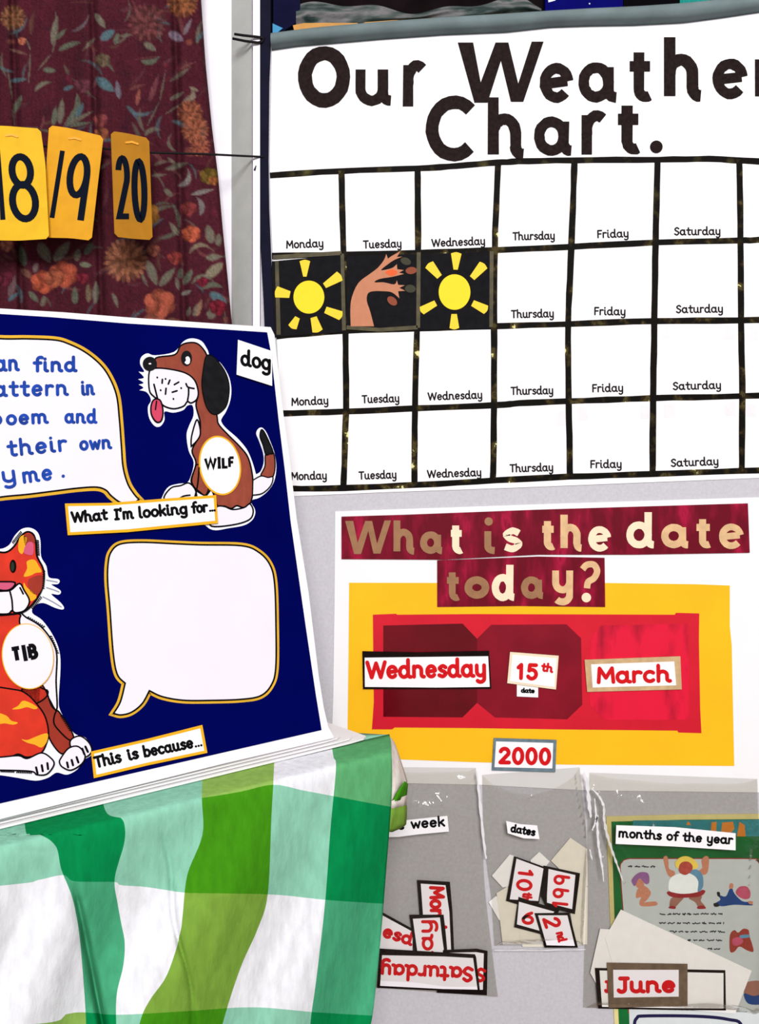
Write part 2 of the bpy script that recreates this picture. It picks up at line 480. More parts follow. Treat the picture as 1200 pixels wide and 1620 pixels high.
T_ = [('O', 471.7, 74, 554, 170.7, 22, 0, 0), ('u', 562, 111, 626, 168, 16, 0, 0), ('r', 637, 104, 676, 169, 16.5, 0, 0), ('W', 724, 67, 859, 163, 22, 0, 0),
      ('e', 853, 101, 906, 163, 16, 0, 0), ('a', 914, 99, 982, 163, 16.5, 0, 0), ('t', 987, 84, 1035, 162, 16, 0, 0), ('h', 1049, 60, 1116, 158, 18, 0, 0),
      ('e', 1126, 94, 1181, 157, 16, 0, 0), ('r', 1193, 95, 1232, 153, 16, 0, 0),
      ('C', 673, 152, 754, 255, 20, 4, 0), ('h', 771, 155, 836, 250, 17.5, 0, 0), ('a', 844, 185, 911, 247, 16.5, 0, 0), ('r', 919, 183, 961, 245, 16.5, 0, 0), ('t', 968, 168, 1017, 245, 17, 0, 0)]
for ch, x0, y0, x1, y1, sw, rot, sh in T_:
    mb = MB(); glyph_box(mb, ch, x0, y0, x1, y1, sw, W0, o_, 0.0012, M_cut, rot=rot, jit=0.55)
    mb.build('title_letter', chart)
MB().dot((1037, 233), 10, W0, o_, 0.0012, M_cut, 18).build('title_full_stop', chart)
H_ = [[(427, 278), (540, 271), (660, 267), (723, 263), (785, 258), (820, 256), (905, 254), (1040, 253), (1120, 252), (1200, 256), (1330, 258)],
      [(430, 405), (540, 403), (660, 400), (785, 396), (900, 391), (1035, 384), (1165, 381), (1200, 380), (1330, 377)],
      [(437, 532), (545, 524), (660, 520), (785, 516), (895, 513), (1035, 508), (1165, 507), (1330, 503)],
      [(448, 654), (545, 651), (660, 646), (785, 641), (820, 638), (895, 635), (1030, 630), (1165, 627), (1330, 621)],
      [(462, 773), (545, 772), (660, 767), (785, 760), (900, 754), (1030, 750), (1165, 745), (1330, 740)]]
V_ = [[(540, 270), (543, 400), (546, 525), (547, 650), (543, 775)], [(660, 264), (661, 400), (659, 525), (656, 648), (655, 770)],
      [(787, 255), (782, 395), (781, 520), (781, 640), (779, 763)], [(908, 252), (903, 390), (898, 512), (899, 635), (901, 757)],
      [(1039, 251), (1036, 385), (1034, 510), (1032, 632), (1031, 752)], [(1168, 252), (1170, 380), (1171, 507), (1173, 628), (1172, 747)]]
for i, h in enumerate(H_):
    MB().stroke(catmull(h, False, 4), 9.5, W0, o_, 0.0004, M_tapedk if i == 0 else M_tape, cap='butt', jit=0.5).build('grid_tape', chart)
for i, v in enumerate(V_):
    MB().stroke(catmull(v, False, 5), 9.8, W0, o_+0.0003, 0.0004, M_tapedk if i in (4,) else M_tape, cap='butt', jit=0.5).build('grid_tape', chart)
DAYS = [[('Monday', 452.7, 394, 511.7, 391.5), ('Tuesday', 574, 394, 635, 392), ('Wednesday', 682, 391.5, 767, 388), ('Thursday', 810, 381, 877, 379.5), ('Friday', 944, 377.5, 993.5, 376), ('Saturday', 1065, 373, 1138.5, 372.5)],
        [('Thursday', 807.5, 504, 875.5, 502.5), ('Friday', 939, 499, 988.5, 499.5), ('Saturday', 1068, 496, 1142.5, 495)],
        [('Monday', 461, 642.5, 519.5, 640), ('Tuesday', 572, 638.5, 631.5, 636.5), ('Wednesday', 676, 634, 762.5, 631), ('Thursday', 807, 625.3, 874.5, 624), ('Friday', 936, 621, 985, 620), ('Saturday', 1063, 617.6, 1139.5, 615.6)],
        [('Monday', 460.6, 760, 517, 758.5), ('Tuesday', 567, 759, 627, 757), ('Wednesday', 675, 756.6, 761, 753.5), ('Thursday', 805.5, 747.6, 874.5, 745.6), ('Friday', 933, 741, 982.5, 740.5), ('Saturday', 1060, 739, 1135.5, 736)]]
for r in DAYS:
    for s, x0, y0, x1, y1 in r:
        mb = MB(); text(mb, s, (x0, y0), (x1, y1), 9.8, 2.4, W0, o_, 0.00025, M_ink, bow=0.0, dot=0.6)
        mb.build('day_name', chart)
for ri, row in enumerate([(282, 0), (410, 1), (530, 2), (655, 3)]):
    for cx in (905, 1037, 1170):
        for sx in (-26, 10):
            y = row[0]+random.uniform(-4, 4)-(18 if cx > 950 else 8); x = cx+sx+random.uniform(-3, 3)
            MB().slab([(x, y), (x+17, y), (x+17, y+22), (x, y+22)], W0, o_-0.0001, 0.0003, M_stick).build('sticky_tape', chart)
for x, y in ((706, 194), (1018, 183), (437, 206), (865, 205)):
    MB().slab([(x, y), (x+18, y), (x+18, y+15), (x, y+15)], W0, o_-0.0001, 0.0003, M_stick).build('sticky_tape', chart)

# ------------------------------------------------------------------ weather cards stuck in the second row
M_card = mat('black_card', (25, 24, 27), rough=0.7, spec=0.03, var=0.2, scale=80)
M_sun = mat('sun_yellow', (252, 220, 34), rough=0.6, var=0.02)
M_ray = mat('ray_yellow', (248, 212, 52), rough=0.6, var=0.03)
M_olive = mat('olive_tape', (74, 66, 38), rough=0.5, var=0.4, scale=60)
M_trunk = mat('tree_tan', (200, 132, 100), var=0.05, scale=90)
M_orange = mat('tree_orange', (238, 100, 52), var=0.04)
M_leafr = mat('leaf_rust', (142, 72, 50), var=0.1)
M_leafg = mat('leaf_dark', (62, 60, 46), var=0.1)
c1, c2 = 0.0022, 0.0032
def z7(*p): return [(420+x/3.0, 250+y/3.0)+tuple(r) for x, y, *r in p]
def sun_card(label, outline, centre, r, rays):
    t = thing('weather_card', label, 'card', 'weather cards in the second row of the chart')
    MB().slab(z7(*outline), W0, c1, 0.0009, M_card).build('card', t)
    c = z7(centre)[0]
    MB().dot(c, r[0]/3.0, W0, c2, 0.0006, M_sun, 40, r[1]/3.0).build('sun_disc', t)
    for q in rays:
        MB().slab(catmull(z7(*q), True, 3), W0, c2, 0.0006, M_ray).build('sun_ray', t)
    return t
def ray_(a, b, wa, wb):
    """tapering petal: narrow end a, wide end b"""
    d = Vector((b[0]-a[0], b[1]-a[1])).normalized(); n = Vector((-d.y, d.x))
    P = lambda p, s, e: (p[0]+n.x*s+d.x*e, p[1]+n.y*s+d.y*e)
    return [(*P(a, -wa, 0), 1), (*P(b, -wb, 0), 1), P(b, 0, 7), (*P(b, wb, 0), 1), (*P(a, wa, 0), 1)]
sun_card('black card with a yellow sun in the Monday square', [(30, 492), (358, 462), (372, 472), (374, 820), (368, 828), (44, 850), (32, 800)], (206, 662), (73, 78),
         [ray_((187, 565), (187, 492), 8, 25), ray_((280, 608), (352, 562), 13, 25), ray_((284, 722), (357, 750), 16, 22), ray_((228, 757), (247, 822), 15, 25), ray_((152, 758), (128, 804), 12, 22), ray_((116, 650), (52, 637), 16, 27)])
sun_card('black card with a yellow sun in the Wednesday square', [(732, 458), (1062, 446), (1066, 812), (730, 818)], (895, 638), (75, 84),
         [ray_((900, 532), (903, 456), 10, 25), ray_((978, 572), (1032, 510), 14, 24), ray_((980, 690), (1044, 722), 15, 22), ray_((893, 742), (894, 808), 13, 23), ray_((806, 690), (740, 726), 14, 20), ray_((824, 566), (775, 508), 14, 24)])
t = thing('weather_card', 'black card with a wind-blown tan tree in the Tuesday square', 'card', 'weather cards in the second row of the chart')
MB().slab(z7((384, 466), (716, 458), (722, 806), (560, 812), (386, 806)), W0, c1, 0.0009, M_card).build('card', t)
tree = [(404, 800, 1), (402, 720), (410, 660), (440, 595), (490, 555), (530, 525), (560, 488), (572, 458, 1), (580, 480, 1), (600, 466), (640, 444, 1), (622, 472, 1), (648, 470, 1), (610, 486), (580, 506), (548, 532), (560, 534),
        (600, 524), (622, 506, 1), (624, 530, 1), (655, 534, 1), (632, 546, 1), (656, 552, 1), (600, 566), (540, 576), (516, 592), (560, 592), (610, 602), (622, 582, 1), (628, 604, 1), (660, 606, 1), (634, 618, 1), (662, 632, 1), (628, 634, 1), (634, 668, 1), (600, 640), (560, 634), (510, 634), (485, 645), (480, 680), (496, 730), (514, 800, 1)]
MB().slab(catmull(z7(*tree), True, 3), W0, c2, 0.0005, M_trunk).build('tree', t)
MB().slab(catmull(z7((568, 545), (600, 530), (625, 545), (600, 562)), True, 4), W0, c2+0.0005, 0.0003, M_orange).build('leaf', t)
for cx, cy, rx, ry, a, m in ((664, 492, 26, 17, .4, M_leafg), (690, 536, 27, 17, -.1, M_leafr), (686, 622, 26, 19, .1, M_leafg), (600, 680, 27, 18, .7, M_leafr)):
    q = [(cx+rx*math.cos(u)*math.cos(a)-ry*math.sin(u)*math.sin(a), cy+rx*math.cos(u)*math.sin(a)+ry*math.sin(u)*math.cos(a)) for u in [2*math.pi*i/14 for i in range(14)]]
    MB().slab(z7(*q), W0, c2, 0.0005, m).build('leaf', t)
# olive tape framing the cards, part of the chart
for q in ([(432, 408), (540, 401)], [(541, 402), (544, 523)], [(662, 400), (661, 519)], [(777, 398), (776, 518)], [(548, 518), (600, 522), (660, 518)], [(438, 414), (441, 530)]):
    MB().stroke(q, 6, W0, 0.0031, 0.0004, M_olive, cap='butt', jit=0.5).build('card_tape', chart)

# ================================================================== DATE POSTER
M_poster = mat('poster_paper', (250, 247, 250), var=0.012, scale=16)
M_yel = mat('poster_yellow', (255, 192, 22), rough=0.6, var=0.05, scale=10)
M_red = mat('poster_red', (214, 18, 44), rough=0.5, spec=0.25, var=0.08, scale=14)
M_foil = mat('red_foil', (112, 4, 30), rough=0.3, spec=0.2, scale=22, stretch=(1.6, 1, .5), spots=[(.45, (108, 3, 28)), (.56, (136, 8, 42)), (.64, (176, 18, 62)), (.7, (120, 4, 34))])  # pinkish spots are foil highlights painted into the colour
M_maroon = mat('maroon_window', (104, 4, 20), rough=0.2, spec=0.3, var=0.25, scale=12, bump=0.15, bscale=20)
M_bright = mat('crimson_window', (236, 22, 58), rough=0.35, spec=0.3, scale=26, stretch=(1, 1, 0.35),
               spots=[(0.50, (232, 20, 58)), (0.60, (200, 14, 50)), (0.72, (120, 12, 36))])
M_gold_unlit = mat('gold_letter_unlit', (158, 112, 76), rough=0.4, spec=0.4, var=0.12, scale=60)  # gold foil away from the reflection, its dimness put into the colour
M_gold_glint = mat('gold_letter_glint', (250, 228, 196), rough=0.4, spec=0.4, var=0.06, scale=60)  # same gold foil with its bright reflection painted in
M_gold_half = mat('gold_letter_half_glint', (226, 184, 136), rough=0.4, spec=0.4, var=0.15, scale=60)  # same gold foil with a weaker reflection painted in
post = thing('date_poster', 'white poster with yellow and red panels asking for the date under the weather chart', 'poster')
MB().slab([(530, 809), (700, 803), (900, 796), (1186, 787), (1330, 783), (1330, 1256), (1195, 1253), (930, 1250), (760, 1241), (620, 1238), (522, 1240), (527, 1100), (529, 950)], W0, 0.0008, 0.0008, M_poster).build('backing_sheet', post)
MB().slab([(552, 921.6), (760, 922), (960, 922), (1100, 924), (1153, 926), (1153, 990), (1156, 1020), (1160, 1211), (900, 1209), (750, 1205), (640, 1201), (549, 1196), (551, 1050)], W0, 0.0016, 0.0006, M_yel).build('yellow_panel', post)
MB().slab([(589.5, 972), (626, 970.5), (628, 972), (750, 971), (1066, 972), (1068, 969), (1104.6, 970), (1104, 1010), (1106, 1120), (1108, 1159), (1072, 1158), (1070, 1155), (880, 1153), (750, 1151), (624, 1150), (620, 1153), (588, 1153), (591, 1110)], W0, 0.0022, 0.0005, M_red).build('red_panel', post)
wins = [[(606, 989), (731, 986), (754, 1010), (754, 1111), (731, 1134), (606, 1133)], [(754, 1010), (776, 988), (895, 987), (918, 1009), (920, 1114), (896, 1137), (782, 1134), (754, 1111)]]
M_maroon2 = mat('maroon_window_paler', (134, 12, 34), rough=0.2, spec=0.3, var=0.25, scale=12, bump=0.15, bscale=20)  # second window is a paler maroon than the first
for q, m in zip(wins, (M_maroon, M_maroon2)): MB().slab(q, W0, 0.0027, 0.0003, m).build('date_window', post)
MB().slab([(932, 1011), (950, 989), (1087, 986), (1088, 1138), (955, 1138), (932, 1115)], W0, 0.0027, 0.0003, M_bright).build('date_window', post, 'bright crimson window at the right')
# red foil strips with gold lettering
s1 = thing
strip = MB().slab([(540, 817), (640, 814), (850, 806), (1181, 796), (1184, 874), (1000, 877), (850, 877), (700, 885), (540, 884)], W0, 0.0030, 0.0006, M_foil).build('title_strip', post)
strip2 = MB().slab([(691, 886), (850, 880), (955, 882), (956, 959.6), (820, 958), (691, 959.6)], W0, 0.0030, 0.0006, M_foil).build('title_strip', post)
D, K_, N_ = M_gold_unlit, M_gold_glint, M_gold_half
for sx, L_ in ((strip, [('W', 546, 823, 618, 876, 11, D), ('h', 622, 823, 660, 875, 11, D), ('a', 664, 840, 704, 876, 11, D), ('t', 707, 831, 735, 876, 11, K_), ('i', 765, 840, 787, 876, 11, D), ('s', 793, 834, 825, 873, 10.5, K_),
               ('t', 851, 824, 880, 870, 11, N_), ('h', 885, 814, 924, 870, 11.5, N_), ('e', 929, 832, 965, 872, 10.5, K_), ('d', 989, 810, 1038, 867, 11.5, K_), ('a', 1044, 828, 1092, 867, 11.5, N_), ('t', 1094, 821, 1126, 867, 11, N_), ('e', 1135, 828, 1174, 868, 10.5, N_)]),
              (strip2, [('t', 701, 905, 730, 950, 10.5, D), ('o', 734, 911, 773, 946.5, 12, D), ('d', 777, 893, 818, 950, 11.5, K_), ('a', 823, 911, 863, 947, 11, D), ('y', 872, 902, 905, 957, 11, N_)])):
    for ch, x0, y0, x1, y1, sw, m in L_:
        mb = MB(); glyph_box(mb, ch, x0, y0, x1, y1, sw, W0, 0.0036, 0.0008, m, jit=0.25)
        if ch == 'i': mb.dot((772, 824.6), 6.6, W0, 0.0036, 0.0008, m)
        mb.build('letter', sx)
mb = MB(); mb.stroke(catmull([(920, 900), (927, 893), (938, 893), (943, 903), (938, 914), (929, 920), (927, 930)], False, 5), 10, W0, 0.0036, 0.0008, M_gold_half, cap='butt')
mb.dot((926, 944.6), 7.5, W0, 0.0036, 0.0008, M_gold_glint); mb.build('question_mark', strip2)

# ------------------------------------------------------------------ word cards on the poster
M_rtxt = mat('red_lettering', (214, 14, 24), rough=0.6, spec=0.15, var=0.05)
M_brd = mat('black_marker_border', (24, 15, 13), spec=0.04, rough=0.6, var=0.4, scale=40)
M_tan = mat('worn_tan_border', (206, 172, 128), rough=0.6, var=0.15, scale=70)
M_crm = mat('cream_border', (246, 226, 196), rough=0.6, var=0.06, scale=70)
M_blg = mat('blue_grey_border', (106, 126, 138), rough=0.6, var=0.2, scale=90)
GW = 'word cards on the date poster'
def word_card(label, outer, inner, border_m, off, words, group, th=0.0016, plane=None, tilt=None, face=None):
    pl = plane or W0
    t = thing('word_card', label, 'card', group)
    MB().slab(outer, pl, off, th, border_m).build('border', t)
    if inner: MB().slab(inner, pl, off+th, 0.0004, face or M_white).build('face', t)
    if words:
        for args in words:
            mb = MB()
            s, p0, p1, xh, sw, m = args[:6]
            text(mb, s, p0, p1, xh, sw, pl, off+th+(0.0004 if inner else 0), 0.0004, m, **(args[6] if len(args) > 6 else {}))
            mb.build('lettering', t)
    return t
word_card('black-bordered card reading Wednesday in red, left on the red panel', [(573, 1029), (660, 1031), (772.6, 1028.5), (776, 1088), (574, 1088.5)], [(576.6, 1039), (771, 1036.7), (773.5, 1085), (690, 1086), (577, 1085)],
          M_brd, 0.0042, [('Wednesday', (578, 1073), (768, 1070), 22, 6.2, M_rtxt)], GW)
word_card('cream-edged card reading 15th in red at the middle of the red panel', [(805.5, 1030), (882, 1036), (877.7, 1089), (801, 1079)], [(809, 1034), (878.5, 1040), (875, 1085), (805, 1076)],
          M_crm, 0.0050, [('15', (815, 1073.5), (849, 1074.5), 20, 6, M_rtxt, {'sp': 0.25}), ('th', (853, 1060), (873, 1063), 10.5, 3.6, M_rtxt)], GW)
t = thing('word_card', 'tiny white card reading date below the 15th card', 'card', GW)
MB().slab([(816.4, 1078), (850, 1080), (850, 1102), (816.4, 1100.5)], W0, 0.0040, 0.0008, M_white).build('face', t)
mb = MB(); text(mb, 'date', (822.5, 1094.5), (844.5, 1095.5), 5.8, 2.3, W0, 0.0048, 0.0004, M_black); mb.build('lettering', t)
word_card('tan-bordered card reading March in red, right on the red panel', [(923, 1042.5), (1073.7, 1037), (1076, 1089), (927, 1093)], [(933, 1049.5), (1064, 1045), (1067, 1082.5), (935.5, 1086)],
          M_tan, 0.0042, [('March', (942, 1080.5), (1060.5, 1078), 20.5, 6, M_rtxt)], GW)
word_card('blue-grey bordered card reading 2000 in red below the red panel', [(780, 1166), (879, 1169), (877, 1219.5), (777, 1216.6)], [(783.5, 1171), (873.5, 1173.5), (872, 1213.5), (781, 1211.5)],
          M_blg, 0.0040, [('2000', (787, 1207), (870, 1208.5), 20.5, 6.2, M_rtxt, {'sp': 0.16})], GW)

# ================================================================== CURTAIN
def curtain():
    x0, x1, y0, y1, st = -110, 380, -110, 760, 2.0
    H, Wd = int((y1-y0)), int((x1-x0))
    img = np.zeros((H, Wd, 3))
    L3 = lambda c: np.array([lin(v) for v in c])*WHITE_ALBEDO
    img[:] = L3((86, 34, 46))
    yy, xx = np.mgrid[0:H, 0:Wd].astype(float); xx += x0; yy += y0
    # woven blotches in the ground colour
    def blob(cx, cy, rx, ry, ang, c, a=1.0, soft=0.25, ragged=0.0, petals=0):
        ca, sa = math.cos(ang), math.sin(ang)
        R = max(rx, ry)*1.5+3
        i0, i1 = max(0, int(cy-R-y0)), min(H, int(cy+R-y0)); j0, j1 = max(0, int(cx-R-x0)), min(Wd, int(cx+R-x0))
        if i0 >= i1 or j0 >= j1: return
        X, Y = xx[i0:i1, j0:j1]-cx, yy[i0:i1, j0:j1]-cy
        u, v = (X*ca+Y*sa)/rx, (-X*sa+Y*ca)/ry
        r = np.sqrt(u*u+v*v)
        if petals: r = r*(1-ragged*np.cos(petals*np.arctan2(v, u)))
        m = np.clip((1-r)/soft, 0, 1)*a
        img[i0:i1, j0:j1] = img[i0:i1, j0:j1]*(1-m[..., None])+L3(c)*m[..., None]
    def leaf(x, y, x2, y2, wd, c, bend=0.0, a=0.9):
        """pointed leaf from (x, y) to (x2, y2)"""
        L = math.hypot(x2-x, y2-y); n = max(6, int(L/1.5)); nx, ny = -(y2-y)/L, (x2-x)/L
        vein = [max(0, q*0.8) for q in c]
        for i in range(n+1):
            t = i/n; k = wd*(math.sin(math.pi*t**0.8)**0.8)+0.6
            b = bend*4*t*(1-t)*L
            blob(x+(x2-x)*t+nx*b, y+(y2-y)*t+ny*b, k, k, 0, c, a*0.36, 0.45)
        for i in range(n+1):
            t = i/n; b = bend*4*t*(1-t)*L
            blob(x+(x2-x)*t+nx*b, y+(y2-y)*t+ny*b, .9, .9, 0, vein, 0.4, 0.5)
    def flower(x, y, r, c, kind='peony'):
        d = [q*0.72 for q in c]; l = [min(255, q*1.16) for q in c]
        if kind == 'peony':
            for k in range(6):
                a = k*math.pi/3+0.4
                blob(x+math.cos(a)*r*.55, y+math.sin(a)*r*.5, r*.52, r*.48, 0, c if k % 2 else d, .95, .2)
                blob(x+math.cos(a)*r*.6, y+math.sin(a)*r*.55, r*.3, r*.28, 0, l if k % 2 else c, .6, .6)
            blob(x, y, r*.35, r*.3, 0, d, .8, .5)
            blob(x+r*.12, y+r*.1, r*.2, r*.2, 0, l, .5, .6)
        else:
            for ring in (1.0, .8, .6, .4, .2):
                n = int(20*ring)+4
                for k in range(n):
                    a = k*2*math.pi/n+ring*3
                    q = c if (k+int(ring*5)) % 2 else d
                    if k % 5 == 0: q = l
                    blob(x+math.cos(a)*r*ring*.85, y+math.sin(a)*r*ring*.85, r*.24, r*.12, a, q, .75, .5)
    R = random.Random(11)
    for i in range(900):     # slubs and faint blotches of the ground
        c = R.choice([(104, 38, 54), (66, 30, 42), (92, 34, 46), (74, 28, 38), (58, 32, 44)])
        blob(R.uniform(x0, x1), R.uniform(y0, y1), R.uniform(5, 22), R.uniform(4, 14), R.uniform(0, 3), c, .45, .9)
    GREY, GREEN, BLUE, PINK, BROWN = (128, 122, 106), (110, 118, 100), (92, 122, 130), (142, 84, 82), (112, 76, 66)
    PEACH, MARI = (186, 104, 84), (168, 108, 80)
    # random undergrowth
    for i in range(330):
        x, y = R.uniform(x0, x1), R.uniform(y0, y1)
        a = R.uniform(-math.pi, 0) if R.random() < .75 else R.uniform(0, math.pi)
        L = R.uniform(18, 46)
        leaf(x, y, x+L*math.cos(a), y+L*math.sin(a), R.uniform(1.6, 4.2), R.choice([GREY, GREEN, BROWN, PINK, BLUE, (104, 60, 66)]), R.uniform(-.18, .18), R.uniform(.3, .7))
    for i in range(40):
        blob(R.uniform(x0, x1), R.uniform(y0, y1), R.uniform(4, 11), R.uniform(4, 9), R.uniform(0, 3), R.choice([(140, 56, 66), (122, 44, 62), (150, 84, 70)]), .6, .6)
    # stems and leaves that show above the number cards (positions in the cloth)
    S = lambda p, c, wd=1.6: [leaf(*p[i], *p[i+1], wd, c) for i in range(len(p)-1)]
    for q in ([(45, 130), (48, 80), (40, 60)], [(22, 198), (20, 160), (12, 110)], [(60, 110), (82, 84), (88, 60), (88, 20)], [(100, 200), (118, 170), (122, 145)], [(232, 200), (252, 160), (262, 110)], [(300, 150), (285, 165), (262, 180)]):
        S(q, GREY)
    for a in ((82, 70, 90, 24, 6, GREY), (88, 62, 104, 46, 4, GREEN), (92, 80, 128, 67, 5, GREEN, -.06), (112, 50, 140, 24, 3, (120, 110, 116), .15), (150, 22, 166, 44, 6, GREY), (160, 62, 180, 48, 8, BLUE), (182, 70, 186, 52, 5, GREEN), (188, 57, 210, 55, 3, GREY),
              (152, 124, 180, 144, 9, BLUE), (188, 156, 184, 128, 5, (130, 126, 140)), (84, 198, 88, 168, 5, GREEN), (94, 196, 98, 156, 6, GREY), (106, 194, 122, 148, 6, GREEN, .15), (120, 186, 132, 162, 5, BLUE), (104, 198, 146, 176, 4, GREY), (108, 199, 142, 194, 4, GREEN),
              (22, 178, 34, 150, 5, GREEN), (16, 128, 42, 125, 4, BLUE), (100, 142, 116, 136, 4, BLUE), (54, 145, 82, 130, 4, GREY, -.15), (15, 78, 42, 86, 3, (140, 100, 90)), (150, 60, 130, 80, 3, GREY), (68, 110, 88, 112, 5, GREEN),
              (222, 96, 252, 88, 5, GREEN, .2), (228, 68, 246, 80, 6, GREY), (268, 52, 288, 64, 8, (150, 130, 150)), (290, 55, 302, 30, 4, (140, 126, 136)), (282, 110, 308, 98, 2, PINK), (292, 160, 300, 138, 5, (156, 140, 122), .4), (300, 138, 314, 144, 3, (156, 140, 122)), (268, 158, 290, 146, 4, GREY),
              (216, 166, 220, 140, 4, (170, 96, 86)), (236, 160, 250, 118, 5, (132, 74, 82)), (228, 215, 254, 206, 4, GREY, -.2), (280, 240, 270, 212, 3, GREY, -.3), (265, 250, 280, 262, 3, GREY), (240, 278, 262, 276, 3, GREY), (262, 268, 296, 258, 5, GREY), (280, 294, 297, 268, 5, (150, 144, 138), .3), (260, 300, 272, 310, 5, GREY),
              (302, 308, 338, 299, 4, (150, 144, 136)), (316, 340, 310, 312, 5, (140, 132, 126), .2), (282, 372, 268, 352, 5, GREY), (334, 384, 328, 356, 8, GREY), (344, 388, 346, 370, 6, GREY), (298, 402, 336, 396, 4, (148, 132, 110), -.3), (326, 408, 350, 406, 6, GREY), (326, 438, 352, 416, 9, (150, 140, 116)),
              (232, 412, 248, 452, 8, GREY), (252, 452, 276, 424, 7, GREY), (284, 440, 286, 424, 5, GREEN), (290, 450, 304, 426, 6, GREEN), (282, 458, 278, 438, 4, GREY), (286, 466, 302, 460, 4, (156, 150, 140)), (302, 450, 338, 446, 4, GREY, -.3), (318, 458, 352, 456, 5, GREEN, -.2), (332, 464, 358, 480, 8, BLUE),
              (310, 500, 318, 474, 5, (166, 124, 100)), (306, 500, 312, 480, 4, GREY), (296, 500, 300, 486, 4, GREY), (326, 498, 344, 478, 3, GREY), (330, 502, 340, 492, 7, GREY),
              (38, 420, 32, 388, 7, GREEN), (62, 386, 78, 414, 10, GREY), (86, 412, 110, 382, 9, GREY), (120, 412, 124, 394, 6, GREY), (134, 402, 146, 384, 6, GREEN), (126, 418, 144, 420, 5, (140, 144, 120)), (54, 430, 58, 416, 5, (150, 130, 126)), (34, 426, 50, 440, 6, (136, 92, 78)),
              (14, 470, 24, 436, 6, (120, 92, 96)), (12, 476, 30, 462, 4, BLUE), (46, 462, 60, 478, 5, GREEN), (118, 480, 118, 454, 6, GREEN), (140, 478, 138, 450, 5, (140, 120, 96)), (150, 480, 152, 444, 6, GREY), (66, 484, 70, 468, 5, GREY), (178, 464, 186, 486, 4, GREY)):
        leaf(*a)
    flower(20, 28, 20, (150, 100, 70), 'mum'); flower(34, 65, 7, (196, 110, 86)); flower(232, 36, 30, (118, 66, 66), 'mum'); flower(288, 4, 24, (152, 92, 58), 'mum'); flower(162, 95, 12, (112, 94, 74))
    flower(130, 135, 13, (112, 58, 70)); flower(158, 190, 12, (142, 68, 70)); flower(160, 212, 12, (150, 84, 62))
    flower(300, 178, 20, (160, 92, 66), 'mum'); flower(308, 205, 22, (164, 94, 68), 'mum'); flower(316, 232, 16, (164, 90, 68), 'mum'); flower(330, 278, 15, (124, 98, 44)); flower(337, 286, 8, (166, 96, 54))
    flower(298, 330, 13, (140, 60, 60)); flower(302, 370, 15, (200, 96, 70)); flower(242, 396, 11, (150, 84, 70)); flower(276, 408, 12, (150, 62, 60)); flower(252, 480, 25, (190, 96, 74))
    flower(198, 412, 34, MARI, 'mum'); flower(230, 340, 22, (176, 120, 56)); flower(68, 446, 20, (196, 92, 68)); flower(100, 434, 23, (188, 90, 68)); flower(85, 440, 16, (180, 96, 70)); flower(10, 388, 11, (172, 100, 82))
    flower(344, 486, 14, (128, 36, 50)); flower(130, 440, 10, (136, 44, 60)); flower(320, 446, 9, (126, 36, 54)); flower(6, 440, 14, (108, 40, 56))
    for i in range(14): flower(R.uniform(-80, 370), R.uniform(510, 740), R.uniform(12, 28), R.choice([PEACH, MARI, (150, 84, 70)]), R.choice(['peony', 'mum']))
    img *= (0.70+0.10*rng.randn(H, Wd))[..., None]*(1+0.05*rng.randn(1, Wd))[..., None]
    img = np.clip(img, 0, 1)
    # the cloth itself: soft vertical folds
    edge = [(-110, 315), (0, 318), (100, 325), (200, 335), (280, 345), (360, 352), (440, 360), (505, 366), (620, 378), (760, 392)]
    nx, ny = int((x1-x0)/st), int((y1-y0)/st)
    V = []; col = []
    for j in range(ny+1):
        py = y0+(y1-y0)*j/ny; xr = under(edge, py)
        for i in range(nx+1):
            px = x0+(xr-x0)*i/nx
            ph = px-0.03*py
            y = -0.028+0.010*math.sin((ph-22)/128*2*math.pi-math.pi/2)+0.005*math.sin(ph/41+1)+0.004*math.sin(py/90+ph/60)
            for c in (26, 152, 282):
                y += 0.014*math.exp(-((ph-c+6)/6.0)**2)
            if i > nx-3: y += 0.004*(i-nx+3)
            y = min(y, 0.012)
            d = ray(px, py)
            V.append(CAM+d*((y-CAM.y)/d.y))
            col.append(img[min(H-1, int(py-y0)), min(Wd-1, int(px-x0))])
    F = [[j*(nx+1)+i, j*(nx+1)+i+1, (j+1)*(nx+1)+i+1, (j+1)*(nx+1)+i] for j in range(ny) for i in range(nx)]
    m = mat('curtain_cloth', (80, 34, 44), rough=0.9, spec=0.05, bump=0.25, bscale=1200)
    nt = m.node_tree; b = nt.nodes['Principled BSDF']
    at = nt.nodes.new('ShaderNodeAttribute'); at.attribute_name = 'print'
    mx = nt.nodes.new('ShaderNodeMix'); mx.data_type = 'RGBA'; mx.blend_type = 'MULTIPLY'; mx.inputs[0].default_value = 0.5
    no = nt.nodes.new('ShaderNodeTexNoise'); no.inputs['Scale'].default_value = 700
    nt.links.new(at.outputs['Color'], mx.inputs[6]); nt.links.new(no.outputs['Color'], mx.inputs[7])
    nt.links.new(mx.outputs[2], b.inputs['Base Color'])
    o = MB().add(V, F, m, True).build('curtain')
    ca = o.data.color_attributes.new('print', 'FLOAT_COLOR', 'POINT')
    cc = np.ones((len(V), 4), dtype=np.float32); cc[:, :3] = np.array(col)*1.33
    ca.data.foreach_set('color', cc.ravel())
    tag(o, 'dark maroon floral curtain hanging at the left of the window frame', 'curtain')
    return o
curtain()

